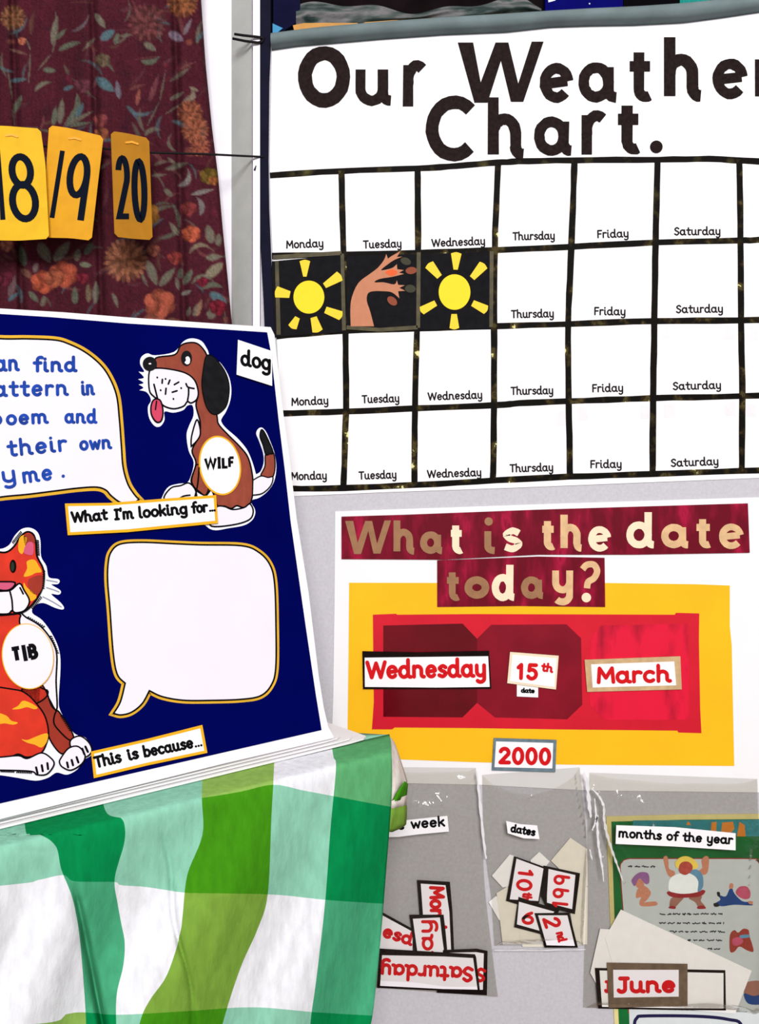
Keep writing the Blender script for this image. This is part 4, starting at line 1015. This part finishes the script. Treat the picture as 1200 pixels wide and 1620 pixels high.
def cloth_m(name, rgb, tc=0.35):
    m = mat('cloth_'+name, rgb, rough=0.9, spec=0.05, var=0.10, scale=120, stretch=(1, 1, .35), bump=0.3, bscale=260)
    return m
CW, CT = cloth_m('white', (236, 236, 242)), cloth_m('mint', (140, 200, 174))
CG, CGd = cloth_m('green', (72, 166, 122)), cloth_m('deep_green', (4, 134, 74))
CO, COd = cloth_m('olive', (124, 164, 62)), cloth_m('deep_olive', (66, 142, 20))
CGt = cloth_m('green_top', (92, 168, 110)); COt = cloth_m('olive_top', (142, 180, 86))
hang = Plane(E0-nd*0.006, nd)
B_ = [[(-420, 1000), (-420, 1720)],
      [(30, 1200), (40, 1312), (49, 1316), (72, 1325), (84, 1334), (91, 1346), (97, 1376), (113, 1417), (124, 1472), (132, 1555), (136, 1620), (138, 1720)],
      [(150, 1200), (166, 1282), (190, 1294), (197, 1308), (196, 1335), (181, 1390), (186, 1430), (192, 1462), (197, 1490), (195, 1527), (185, 1571), (184, 1620), (188, 1720)],
      [(322, 1200), (319, 1262), (320, 1321), (296, 1384), (289, 1445), (284, 1480), (264, 1541), (236, 1582), (220, 1620), (200, 1720)],
      [(434, 1200), (432, 1240), (429, 1290), (423, 1414), (407, 1469), (380, 1530), (352, 1617), (330, 1720)],
      [(520, 1150), (527, 1198), (531, 1216), (522, 1315), (514, 1425), (500, 1546), (490, 1620), (482, 1720)],
      [(612, 1150), (617, 1169), (619, 1190), (619, 1260), (610, 1381), (602, 1480), (591, 1590), (583, 1640), (578, 1720)]]
Tc = [(-430, 1413), (0, 1311), (300, 1237), (585, 1168), (618, 1161)]
R1 = [(-430, 1421), (0, 1320), (100, 1298), (160, 1285), (250, 1272), (320, 1262), (380, 1252), (432, 1241), (480, 1250), (528, 1259), (575, 1268), (619, 1276)]
R2 = [(-430, 1440), (0, 1401), (60, 1392), (100, 1384), (118, 1394), (180, 1395), (190, 1400), (230, 1403), (290, 1412), (320, 1413), (430, 1415), (520, 1424), (612, 1430)]
R3 = [(-430, 1645), (40, 1622), (100, 1606), (130, 1602), (190, 1606), (300, 1600), (400, 1594), (500, 1602), (600, 1608)]
R4 = [(-430, 1810), (200, 1760), (600, 1730)]
ROWS = [Tc, R1, R2, R3, R4]
def bx(k, y):
    b = B_[k]; return under([(q[1], q[0]) for q in b], y)
def smooth_line(line): return catmull(line, False, 6)
B_ = [smooth_line(b) for b in B_]; ROWS = [smooth_line(r) for r in ROWS]
def cloth_pt(px, py):
    d = ray(px, py)
    t1 = (hang.P-CAM).dot(hang.n)/d.dot(hang.n)
    t2 = (ZT+0.004-CAM.z)/d.z
    s = 0.012
    t = max(t1, t2)+s*math.log(1+math.exp(-abs(t1-t2)/s))*0.6
    drop = max(0.0, min(1.0, (py-under([(0, 1342), (616, 1193)] if 0 <= px <= 616 else [(-400, 1439), (700, 1173)], px))/160))
    f = 0.010*math.sin((px+0.42*(py-1400))/31.0+0.8*math.sin(px/90))+0.007*math.sin((px+.3*py)/74.0)
    f += 0.016*math.exp(-((px-(118+(py-1400)*0.20))/7.0)**2)*max(0, min(1, (py-1395)/30))
    f += 0.008*math.exp(-((px-(258+(py-1330)*0.17+4*math.sin(py/30)))/4.5)**2)*max(0, min(1, (py-1300)/30))
    f += 0.006*math.exp(-((py-(1340+px*0.10))/4.5)**2)*max(0, min(1, (84-px)/30))
    f *= drop
    f += 0.0012*math.sin(px/7.0+2*math.sin(py/40))*math.sin(py/33+px/50)*min(1, drop*3)
    return CAM+d*(t+f-0.004*drop)
NU = [70, 34, 30, 34, 30, 26]; NV = [22, 44, 60, 26]
colmat = {0: (CT, CT, CW, COt), 1: (CGd, CGd, CG, CGd), 2: (CT, CT, CW, CT), 3: (COt, COd, CO, COd), 4: (CW, CT, CW, CT), 5: (CGt, CGd, CG, CGd)}
us = [(k, i/NU[k]) for k in range(6) for i in range(NU[k])]+[(5, 1.0)]
vsr = [(k, i/NV[k]) for k in range(4) for i in range(NV[k])]+[(3, 1.0)]
mb = MB(); V = []
for kv, fv in vsr:
    for ku, fu in us:
        y = 1400.0; 
        for _ in range(6):
            x = bx(ku, y)*(1-fu)+bx(ku+1, y)*fu
            a, b = under(ROWS[kv], x), under(ROWS[kv+1], x)
            b = max(b, a+1.0)
            y = 0.4*y+0.6*(a+(b-a)*fv)
        V.append(cloth_pt(x, y))
nu = len(us)
byM = {}
for j in range(len(vsr)-1):
    for i in range(nu-1):
        m = colmat[us[i][0]][vsr[j][0]]
        byM.setdefault(m.name, (m, []))[1].append([j*nu+i, j*nu+i+1, (j+1)*nu+i+1, (j+1)*nu+i])
first = True
for m, F in byM.values():
    k = mb.mat(m)
    if first: mb.v += [tuple(v) for v in V]; first = False
    for f in F: mb.f.append(f); mb.mi.append(k); mb.sm.append(True)
# cloth lying on the tabletop behind, under the sheets
Tl = [V[i] for i in range(nu)]
bk = [Vector((p.x, p.y, ZT+0.002))+nd*(0.004+0.16*min(1, (nu-1-i)/45)) for i, p in enumerate(Tl)]
mb.add([Vector(p) for p in Tl]+bk, [[i, nu+i, nu+i+1, i+1] for i in range(nu-1)], CT, True)
# the bunched corner turning away at the right
CWp = cloth_m('pinkish_lining', (232, 222, 214))  # pinkish white cloth at the turned corner
def corner(rows, m, nxx=8):
    Vv = []; Ff = []
    for py, xa, xb, ya in rows:
        a = cloth_pt(xa, py)
        for i in range(nxx+1):
            u = i/nxx; px = xa+(xb-xa)*u
            d = ray(px, py+ya*u); base = a.y-CAM.y
            Vv.append(CAM+d*(base+0.004+0.05*u**1.5+0.004*math.sin(u*9+py/14)))
    for j in range(len(rows)-1):
        for i in range(nxx): Ff.append([j*(nxx+1)+i, j*(nxx+1)+i+1, (j+1)*(nxx+1)+i+1, (j+1)*(nxx+1)+i])
    mb.add(Vv, Ff, m, True)
corner([(1164, 604, 610, 0), (1168, 611, 619, 0), (1176, 614, 624, 0), (1190, 616, 629, 0), (1205, 617, 634, 0), (1220, 618, 639, 0), (1236, 618, 644, 0), (1250, 617, 640, 0), (1262, 617, 630, 0), (1270, 617, 622, -2)], CWp)
corner([(1236, 640, 645, 4), (1244, 634, 644, 4), (1256, 626, 643, 2), (1268, 620, 642, -4)], COd, 5)
corner([(1268, 617, 643, -10), (1280, 617, 642.5, -6)], CWp, 5)
corner([(1280, 617, 643, -6), (1290, 617, 643, 0), (1300, 616, 642, 4), (1310, 615, 634, 0), (1316, 615, 620, 0)], CO, 6)
cl = mb.build('tablecloth'); tag(cl, 'green and white checked cloth draped over the table under the navy board', 'tablecloth')
so = cl.modifiers.new('weave', 'SOLIDIFY'); so.thickness = 0.0008; so.offset = 0

# sheets of white card lying under the board
M_sheet = mat('white_card_sheet', (250, 246, 248), var=0.02)
S0, S1 = atz((0, 1311), ZT+0.006), atz((584, 1169), ZT+0.006)
sd = (S1-S0).normalized(); sn = Vector((-sd.y, sd.x, 0)); SLn = (S1-S0).length
for label, s0, s1, f, rot, z, hh in (('white card sheet lying lowest under the board, reaching furthest right', -0.19, SLn, 0.0, 0.0, .0056, .0024), ('white card sheet in the middle of the stack under the board', -0.185, SLn-.022, .003, -0.004, .0098, .0018), ('white card sheet directly under the board, topmost of the stack', -0.19, SLn-.040, .001, 0.006, .0136, .0014)):
    p0 = S0+sd*s0+sn*f; p1 = S0+sd*s1+sn*(f+rot*0.4)
    base = [Vector((q.x, q.y, 0)) for q in (p0, p1-sd*.03, p1-sd*.008+sn*.002, p1+sn*.008, p1+sn*0.16-sd*.02, p0+sn*0.16)]
    o = prism(MB(), base, ZT+z, ZT+z+hh, M_sheet).build('card_sheet'); tag(o, label, 'card sheet', 'card sheets stacked on the table')

# ================================================================== NAVY BOARD with the cartoon animals
ZB = ZT+0.0188
b0, b1 = atz((0, 1296), ZB), atz((526, 1165), ZB)
bd = (b1-b0).normalized()
d = ray(430, 518); tt = bd.dot(b1-CAM)/bd.dot(d); tp = CAM+d*tt
BP = Plane(b1, bd.cross((tp-b1)))
print('BOARD lean', math.degrees(math.atan2((tp-b1).xy.length, tp.z-b1.z)), 'top corner', tp, 'bottom', b0, b1)
M_mount = mat('mount_white', (246, 241, 248), rough=0.7, spec=0.05, var=0.015, scale=14)
M_blue = mat('navy_sugar_paper', (2, 6, 82), rough=0.8, spec=0.0, var=0.12, scale=9)
M_bub = mat('bubble_paper', (238, 231, 241), rough=0.6, var=0.02, scale=12)
M_gb = mat('gold_border', (222, 170, 44), rough=0.5, var=0.12, scale=30)
M_amb = mat('amber_border', (240, 174, 22), rough=0.5, var=0.05, scale=30)
M_wink = mat('blue_pen', (14, 62, 160), rough=0.5, var=0.3, scale=110)
M_brown = mat('dog_brown', (146, 66, 48), rough=0.7, var=0.14, scale=110, stretch=(1, 1, .3))
M_dk = mat('dog_black', (26, 26, 28), spec=0.03, rough=0.6, var=0.25, scale=90)
M_tong = mat('tongue_pink', (206, 66, 96), var=0.05)
M_out = mat('outline_black', (10, 9, 12), spec=0.02)
M_halo = mat('cutout_white', (240, 240, 248), var=0.02)
M_crd = mat('cat_red', (208, 46, 24), rough=0.6, var=0.14, scale=50)
M_cbr = mat('cat_brown', (150, 44, 26), rough=0.6, var=0.12, scale=50)
M_cyl = mat('cat_yellow', (240, 168, 24), rough=0.6, var=0.1, scale=60)
M_cpk = mat('cat_pink', (206, 84, 120)); M_eye = mat('cat_eye', (30, 44, 30))
db = thing('display_board', 'white-edged navy board with cartoon dog, cat and speech bubbles, leaning on the checked table', 'board')
mount = [(-245, 468), (0, 488), (100, 494), (200, 502), (330, 511), (428, 517.5), (434, 530), (437, 560), (446, 640), (457, 720), (469, 820), (488, 938), (504, 1070), (512, 1120), (519, 1150), (528, 1166), (526, 1168), (350, 1209), (0, 1296), (-260, 1361)]
MB().slab(mount, BP, -0.005, 0.005, M_mount).build('mount', db)
MB().slab([(-232, 474), (0, 497), (80, 502), (200, 512), (330, 520), (422, 526), (428, 558), (440, 664), (450, 745), (459, 825), (483, 992), (499, 1100), (508, 1155), (250, 1214), (0, 1271), (-246, 1330)], BP, 0.0, 0.0008, M_blue).build('navy_panel', db)
def z0(*p): return [(x/4.628, 480+y/4.628)+tuple(r) for x, y, *r in p]
def z4d(*p): return [(200+x/4.5, 500+y/4.5)+tuple(r) for x, y, *r in p]
def z5c(*p): return [(x/3.6, 800+y/3.6)+tuple(r) for x, y, *r in p]
def z6b(*p): return [(130+x/2.79, 820+y/2.79)+tuple(r) for x, y, *r in p]
def bubble(pts, gold, sub=6):
    q = catmull(pts, True, sub)
    b = MB().slab(q, BP, 0.0008, 0.0003, M_gb); b.stroke(q, 2*gold, BP, 0.0008, 0.0004, M_gb, closed=True)
    o = b.build('speech_bubble', db)
    m = MB(); m.slab(q, BP, 0.0012, 0.0003, M_bub); m.stroke(q, 2.6, BP, 0.0015, 0.0002, M_out, closed=True); m.build('bubble_face', o)
    return o
bb = bubble([(-190, 560), (-150, 531), (-60, 531)]+z0((0, 262), (200, 263), (400, 272), (500, 300), (620, 360), (730, 450), (800, 550), (850, 680), (870, 850), (885, 1050), (897, 1200), (930, 1320), (975, 1395), (1012, 1437, 1), (960, 1470), (880, 1460), (810, 1410), (770, 1368), (700, 1347), (560, 1355), (400, 1375), (200, 1400), (0, 1420))+[(-60, 797), (-150, 800), (-186, 780), (-198, 680)], 6.0)
tx = MB()
for s, p0, p1, xh, sw in (('c', (-34, 589), (-18, 589), 19.5, 4.4), ('an', (-8, 589), (31, 588), 19.5, 4.4), ('find', (51, 590), (122, 589.5), 18, 4.4), ('p', (-34, 630), (-18, 630), 19, 4.2), ('attern', (-10, 629), (108.5, 627), 19, 4.2), ('in', (128, 627), (150, 626), 18, 4.2), ('p', (-16, 674), (3, 674), 17.5, 4.2), ('oem', (9, 674), (77, 671), 17.5, 4.2), ('and', (101, 671), (153.5, 671), 17, 4.0),
                          ('their', (11, 724), (107, 714.5), 19.5, 4.2), ('own', (125, 714), (177, 711), 16.5, 4.0), ('y', (4, 766), (25, 763), 20, 4.2), ('me', (36, 766), (83, 760), 19, 4.2), ('.', (96.5, 757), (101, 757), 17, 4.5)):
    text(tx, s, p0, p1, xh, sw+0.9, BP, 0.0015, 0.0003, M_wink, sp=0.22, dot=.5)
tx.build('handwriting', bb)
bubble(z6b((110, 280), (112, 200), (125, 150), (165, 115), (260, 107), (400, 113), (520, 118), (700, 122), (775, 150), (825, 205), (846, 290), (852, 480), (851, 660), (832, 735), (785, 783), (700, 799), (560, 804), (440, 803), (350, 787), (294, 761, 1), (262, 818), (215, 856), (168, 868), (136, 861, 1), (166, 810), (187, 728, 1), (152, 688), (134, 590), (120, 400)), 5.0)

def shape(parent, name, pts, fill, lvl, lw=2.4, sub=5, line=M_out, label=None):
    q = catmull(pts, True, sub)
    m = MB(); m.slab(q, BP, 0.0012+lvl*0.0003, 0.0003, fill)
    if lw: m.stroke(q, lw, BP, 0.0015+lvl*0.0003, 0.0002, line, closed=True)
    return m.build(name, parent, label)
def lines(parent, name, strokes, lw, lvl, m=M_out):
    b = MB()
    for s in strokes: b.stroke(catmull(s, False, 4), lw, BP, 0.0014+lvl*0.0003, 0.0003, m)
    return b.build(name, parent)

# ---- dog
dog = MB()
sil = z4d((95, 345), (102, 295), (145, 268), (200, 282), (335, 258), (400, 185), (460, 161), (530, 180), (572, 240), (592, 285), (660, 330), (720, 420), (742, 510), (736, 600), (706, 680), (676, 728), (672, 755), (705, 800), (785, 870), (852, 950), (892, 1040), (918, 1128, 1), (950, 1108), (972, 1050), (970, 980), (940, 890), (920, 838), (936, 803), (962, 797), (992, 830), (1022, 900), (1050, 980), (1063, 1080), (1046, 1180), (1000, 1250), (940, 1295), (888, 1312), (886, 1335), (908, 1372), (912, 1410), (890, 1455), (830, 1492), (720, 1512), (640, 1526), (590, 1516), (540, 1480), (380, 1400), (255, 1330), (260, 1270), (300, 1215), (370, 1195), (425, 1188), (452, 1150), (476, 1045), (440, 960), (425, 850), (442, 785), (474, 710), (468, 640), (430, 640), (400, 672), (330, 690), (268, 682), (268, 740), (240, 785), (200, 786), (160, 730), (150, 650), (172, 600), (142, 545), (88, 530, 1), (118, 512), (84, 490, 1), (120, 478), (80, 452, 1), (122, 440), (84, 398, 1), (124, 398))
dog.slab(catmull(sil, True, 4), BP, 0.0008, 0.0005, M_halo)
dgo = dog.build('cartoon_dog', db)
shape(dgo, 'body', z4d((205, 302), (340, 278), (380, 215), (440, 193), (500, 200), (550, 250), (575, 310), (600, 420), (620, 600), (640, 720), (652, 775), (720, 850), (800, 930), (860, 1010), (890, 1130), (895, 1250), (880, 1330, 1), (830, 1365), (780, 1352), (740, 1372), (690, 1355), (650, 1362), (630, 1320), (600, 1240), (560, 1278), (500, 1250), (480, 1225), (455, 1170), (490, 1050), (462, 960), (510, 860), (520, 760), (490, 640), (505, 560), (480, 470), (400, 405), (300, 382), (210, 372)), M_brown, 1)
shape(dgo, 'muzzle', z4d((158, 400), (210, 375), (320, 385), (420, 412), (480, 462), (505, 540), (495, 595), (455, 622), (428, 612), (400, 645), (330, 663), (260, 642), (225, 598), (192, 578), (158, 530)), M_bub, 2)
shape(dgo, 'neck_patch', z4d((455, 932, 1), (458, 860), (492, 745), (512, 775), (520, 840), (500, 885)), M_bub, 2)
shape(dgo, 'ear', z4d((562, 288), (620, 300), (690, 390), (722, 480), (722, 570), (700, 650), (640, 702), (590, 690), (552, 620), (530, 500), (538, 400)), M_dk, 3, 1.5)
shape(dgo, 'tongue', z4d((192, 598), (235, 605), (254, 680), (242, 748), (206, 757), (172, 705), (170, 640)), M_tong, 3)
lines(dgo, 'tongue_line', [z4d((208, 610), (204, 640), (200, 670))], 2, 4)
o = MB(); o.dot(z4d((160, 345))[0], 50/4.5, BP, 0.0024, 0.0006, M_dk, 28); o.dot(z4d((160, 345))[0], 2.2, BP, 0.0030, 0.0002, M_white, 10, 1.2); o.build('nose', dgo)
e = MB(); e.dot(z4d((422, 305))[0], 8.6, BP, 0.0021, 0.0003, M_dk, 24, 12.2); e.slab(catmull(z4d((415, 300), (432, 292), (446, 310), (442, 340), (424, 348), (408, 335), (418, 320)), True, 4), BP, 0.0024, 0.0002, M_white); e.build('eye', dgo)
lines(dgo, 'whisker_marks', [z4d((250, 455), (248, 482)), z4d((303, 460), (292, 488)), z4d((366, 474), (335, 492)), z4d((276, 518), (272, 560)), z4d((354, 536), (320, 546)), z4d((213, 440), (214, 443)), z4d((272, 450), (273, 453)), z4d((383, 515), (384, 519)), z4d((237, 530), (238, 534)), z4d((328, 592), (329, 596)), z4d((190, 490), (200, 530), (215, 590)), z4d((418, 485), (432, 510), (475, 520)), z4d((436, 515), (436, 560), (428, 610))], 2.6, 3)
shape(dgo, 'tail', z4d((950, 1140), (980, 1070), (985, 985), (1036, 970), (1052, 1060), (1036, 1145), (990, 1150)), M_brown, 2, 2)
shape(dgo, 'tail_tip', z4d((944, 860), (955, 812), (985, 850), (1036, 970), (1010, 985), (985, 988), (965, 920)), M_dk, 3, 2)
shape(dgo, 'tail_base', z4d((893, 1172, 1), (950, 1142), (1000, 1152), (1035, 1150), (1020, 1210), (960, 1265), (890, 1278, 1)), M_bub, 3, 2)
shape(dgo, 'hind_paw', z4d((635, 1362), (690, 1358), (750, 1380), (830, 1366), (872, 1340), (896, 1390), (870, 1450), (760, 1487), (600, 1498), (600, 1430)), M_bub, 2)
shape(dgo, 'front_paw', z4d((262, 1305), (310, 1228), (380, 1210), (440, 1192), (488, 1250), (480, 1330), (360, 1340)), M_bub, 2)
shape(dgo, 'front_leg', z4d((500, 1060), (478, 1100), (458, 1175), (480, 1225), (510, 1250), (555, 1278), (580, 1210), (560, 1100)), M_brown, 3, 2)
lines(dgo, 'leg_line', [z4d((510, 1080), (500, 1200), (480, 1290)), z4d((365, 1305), (400, 1285), (445, 1278))], 2.4, 4)
bg = MB(); q = [z4d((658+138*math.cos(a)+18*math.sin(a), 1068+200*math.sin(a)))[0] for a in [2*math.pi*i/48 for i in range(48)]]
bg.slab(offset_poly(q, 2.6), BP, 0.0024, 0.0005, M_amb); bg.slab(q, BP, 0.0029, 0.0003, M_white); bgo = bg.build('name_badge', dgo)
t_ = MB(); text(t_, 'WILF', z4d((545, 1094))[0], z4d((766, 1087))[0], 14, 4.3, BP, 0.0032, 0.0003, M_black, cap='butt', sp=0.1); t_.build('badge_lettering', dgo)

# ---- cat
CL = -120   # the cat goes on a little past the left of the photo
sil = z5c((-60, 230), (0, 247), (50, 225), (80, 175), (120, 135), (168, 127), (210, 150), (228, 200), (232, 290), (262, 345), (276, 408), (325, 418), (338, 432), (325, 448), (290, 450), (335, 478), (345, 495), (330, 508), (290, 505), (340, 550), (362, 580), (352, 592), (310, 582), (245, 555), (195, 570), (182, 612), (240, 655), (300, 740), (336, 830), (342, 930), (332, 1100), (342, 1170), (400, 1270), (430, 1303), (485, 1322), (522, 1382), (516, 1422), (470, 1452), (440, 1500), (380, 1532), (320, 1520), (270, 1550), (200, 1566), (100, 1550), (0, 1535), (-150, 1520), (-240, 1450), (-270, 1300), (-250, 1000), (-180, 720), (-160, 600), (-230, 480), (-225, 330), (-215, 180), (-170, 130), (-110, 160))
ct = MB(); ct.slab(catmull(sil, True, 4), BP, 0.0008, 0.0005, M_halo); cat = ct.build('cartoon_cat', db)
shape(cat, 'chest', z5c((90, 620), (150, 640), (230, 690), (292, 770), (320, 850), (316, 1000), (318, 1165), (250, 1060), (100, 900)), M_bub, 1, 2.6)
shape(cat, 'front_leg', z5c((215, 1010), (260, 1060), (290, 1140), (330, 1180), (380, 1240), (412, 1320), (395, 1380), (345, 1412), (280, 1330), (240, 1200), (120, 1050)), M_cbr, 2)
shape(cat, 'far_leg', z5c((318, 1168), (350, 1200), (390, 1260), (414, 1318), (392, 1335), (340, 1290), (302, 1235)), M_cbr, 3)
shape(cat, 'body', z5c((-190, 760), (-60, 640), (40, 620), (112, 622), (112, 690), (200, 1000), (270, 1060), (200, 1130), (-100, 1240), (-230, 1200)), M_crd, 2)
shape(cat, 'haunch', z5c((-230, 1180), (-120, 1040), (80, 1048), (150, 1075), (205, 1130), (252, 1200), (272, 1290), (258, 1360), (225, 1412), (150, 1432), (100, 1415), (40, 1430), (-140, 1430)), M_crd, 3)
for q in (((65, 1160), (100, 1140), (125, 1112), (165, 1122), (210, 1150), (190, 1160), (150, 1148), (110, 1158)), ((-40, 1180), (30, 1195), (60, 1225), (98, 1236), (70, 1248), (20, 1240), (-40, 1245)), ((118, 1330), (150, 1335), (190, 1320), (235, 1302), (268, 1300), (262, 1345), (232, 1378), (195, 1362), (150, 1350))):
    shape(cat, 'fur_patch', z5c(*q), M_cyl, 4, 0, 3)
shape(cat, 'hind_paw', z5c((-150, 1440), (0, 1432), (100, 1424), (150, 1440), (230, 1408), (285, 1438), (302, 1475), (262, 1528), (205, 1532), (170, 1512), (0, 1506), (-150, 1506)), M_bub, 5)
shape(cat, 'far_paw', z5c((398, 1335), (450, 1312), (500, 1348), (518, 1398), (482, 1432), (440, 1420), (400, 1380)), M_bub, 4)
shape(cat, 'front_paw', z5c((340, 1440), (385, 1382), (440, 1372), (478, 1420), (462, 1468), (400, 1506), (352, 1490), (334, 1465)), M_bub, 5)
lines(cat, 'toe_lines', [z5c((200, 1490), (208, 1525)), z5c((232, 1478), (238, 1512)), z5c((264, 1466), (268, 1500)), z5c((376, 1462), (382, 1490)), z5c((402, 1448), (410, 1478)), z5c((430, 1432), (440, 1462)), z5c((480, 1372), (494, 1402)), z5c((462, 1384), (474, 1415))], 3.4, 6)
shape(cat, 'head', z5c((-220, 440), (-215, 350), (-190, 290), (-188, 210), (-150, 150), (-105, 190), (-60, 250), (0, 268), (40, 264), (78, 232), (112, 180), (150, 152), (186, 168), (200, 220), (206, 290), (236, 350), (246, 400), (236, 470), (198, 540), (140, 600), (60, 620), (-60, 620), (-170, 560)), M_crd, 5, 3)
for q in (((105, 190), (135, 170), (150, 200), (140, 235), (122, 278), (100, 255)), ((130, 405), (150, 360), (148, 320), (190, 310), (215, 345), (232, 380), (200, 385), (165, 402)), ((130, 440), (150, 470), (195, 505), (200, 530), (165, 545), (135, 500))):
    shape(cat, 'fur_patch', z5c(*q), M_cyl, 6, 0, 3)
shape(cat, 'fur_patch', z5c((160, 420), (235, 400), (236, 465), (205, 510), (160, 480)), M_cbr, 6, 0, 3)
shape(cat, 'fur_patch', z5c((130, 175), (160, 162), (188, 180), (192, 215), (160, 212), (148, 240), (135, 220)), M_cbr, 6, 0, 3)
shape(cat, 'inner_ear', z5c((130, 270), (150, 215), (182, 215), (186, 262), (175, 285)), M_cpk, 7, 0, 4)
e = MB(); e.dot(z5c((69, 348))[0], 5.2, BP, 0.0033, 0.0003, M_out, 18, 10.5); e.dot(z5c((66, 350))[0], 2.8, BP, 0.0036, 0.0002, M_eye, 14, 7.5); e.build('eye', cat)
shape(cat, 'muzzle', z5c((-80, 500), (0, 490), (55, 484), (105, 446), (132, 485), (162, 545), (135, 598), (85, 612), (62, 600), (40, 618), (-30, 615), (-90, 580)), M_bub, 7, 2.6)
shape(cat, 'nose', z5c((-40, 440), (20, 436), (78, 440), (70, 466), (40, 484), (0, 484), (-30, 470)), M_cpk, 8, 2.6, 4)
lines(cat, 'mouth_line', [z5c((50, 488), (62, 540), (66, 600)), z5c((108, 470), (116, 485)), z5c((118, 488), (126, 505))], 2.6, 8)
lines(cat, 'whiskers', [z5c((262, 425), (300, 432), (322, 436)), z5c((262, 468), (300, 480), (332, 492)), z5c((240, 520), (290, 545), (345, 578))], 1.6, 2, mat('whisker_grey', (150, 150, 170)))
fur = []
for a, b in (((112, 150), (60, 215)), ((205, 200), (210, 290)), ((240, 370), (236, 480)), ((225, 520), (170, 590)), ((150, 640), (250, 700)), ((280, 745), (322, 850)), ((340, 1200), (395, 1290)), ((90, 1520), (180, 1524)), ((0, 1515), (80, 1518))):
    n_ = 9; d_ = Vector((b[0]-a[0], b[1]-a[1])); nn = Vector((-d_.y, d_.x)).normalized()
    for i in range(n_):
        p = Vector(a)+d_*(i/n_); fur.append(z5c((p.x, p.y), (p.x-nn.x*9+d_.x*.04, p.y-nn.y*9+d_.y*.04)))
lines(cat, 'fur_ticks', fur, 1.7, 6)
bg = MB(); q = [z5c((152+143*math.cos(a)+10*math.sin(a), 860+182*math.sin(a)))[0] for a in [2*math.pi*i/48 for i in range(48)]]
bg.slab(offset_poly(q, 1.4), BP, 0.0036, 0.0005, M_amb); bg.slab(q, BP, 0.0041, 0.0003, M_bub); bg.build('name_badge', cat)
t_ = MB(); text(t_, 'TIB', z5c((62, 899))[0], z5c((215, 872))[0], 19, 6.4, BP, 0.0044, 0.0003, M_black, cap='butt', sp=0.14); t_.build('badge_lettering', cat)

# ---- word strips
def wstrip(name, outer, inset, txts, border=M_amb, lvl=0):
    m = MB(); o0 = 0.0044
    m.slab(outer, BP, o0, 0.0006, border or M_white)
    if inset: m.slab(offset_poly(outer, -inset), BP, o0+.0006, 0.0003, M_white)
    o = m.build(name, db)
    for a in txts:
        t = MB(); text(t, *a[:5], BP, o0+.0009, .0003, M_black, **(a[5] if len(a) > 5 else {})); t.build('lettering', o)
    return o
wstrip('word_label', [(100.5, 798), (170, 797), (260, 790), (339, 784.5), (342, 829), (270, 836), (200, 843), (105, 848)], 4.5,
       [('What', (110, 829), (169, 824), 14, 4.3, {'bow': -1}), ("I'm", (178, 825), (210, 822.5), 14, 4.3), ('looking', (217, 822), (294, 815), 14, 4.2), ('for', (299.5, 814.5), (327, 812), 13.5, 4.0), ('…', (328, 811.5), (338, 810.5), 13, 3.0)])
wstrip('word_label', [(141.5, 1189), (230, 1169), (317, 1147), (325, 1191), (230, 1211), (146, 1231)], 4.5,
       [('This', (148, 1216), (191, 1206), 14.5, 4.3), ('is', (201, 1204), (218, 1200), 14, 4.3), ('because', (225, 1199), (304, 1183.5), 14, 4.1), ('…', (305.5, 1183), (317, 1180.7), 13, 3.0)])
wstrip('word_label', z4d((782, 178), (1022, 258), (1024, 505), (772, 425)), 0, [('dog', z4d((796, 360))[0], z4d((1012, 400))[0], 18.5, 4.6, {'up': (0.02, -1)})], None)

# ================================================================== bases of the things
bpy.context.view_layer.update()
def descend(o):
    r = [o]
    for c in o.children: r += descend(c)
    return r
for o in list(C.objects):
    if o.parent is not None or o.type not in ('MESH', 'EMPTY'): continue
    ms = [q for q in descend(o) if q.type == 'MESH']
    if not ms: continue
    lo = [min(v.co[i] for q in ms for v in q.data.vertices) for i in range(3)]
    hi = [max(v.co[i] for q in ms for v in q.data.vertices) for i in range(3)]
    b = Vector(((lo[0]+hi[0])/2, (lo[1]+hi[1])/2, lo[2]))
    for q in ms: q.data.transform(Matrix.Translation(-b)); q.data.update()
    o.location = b
bpy.context.view_layer.update()
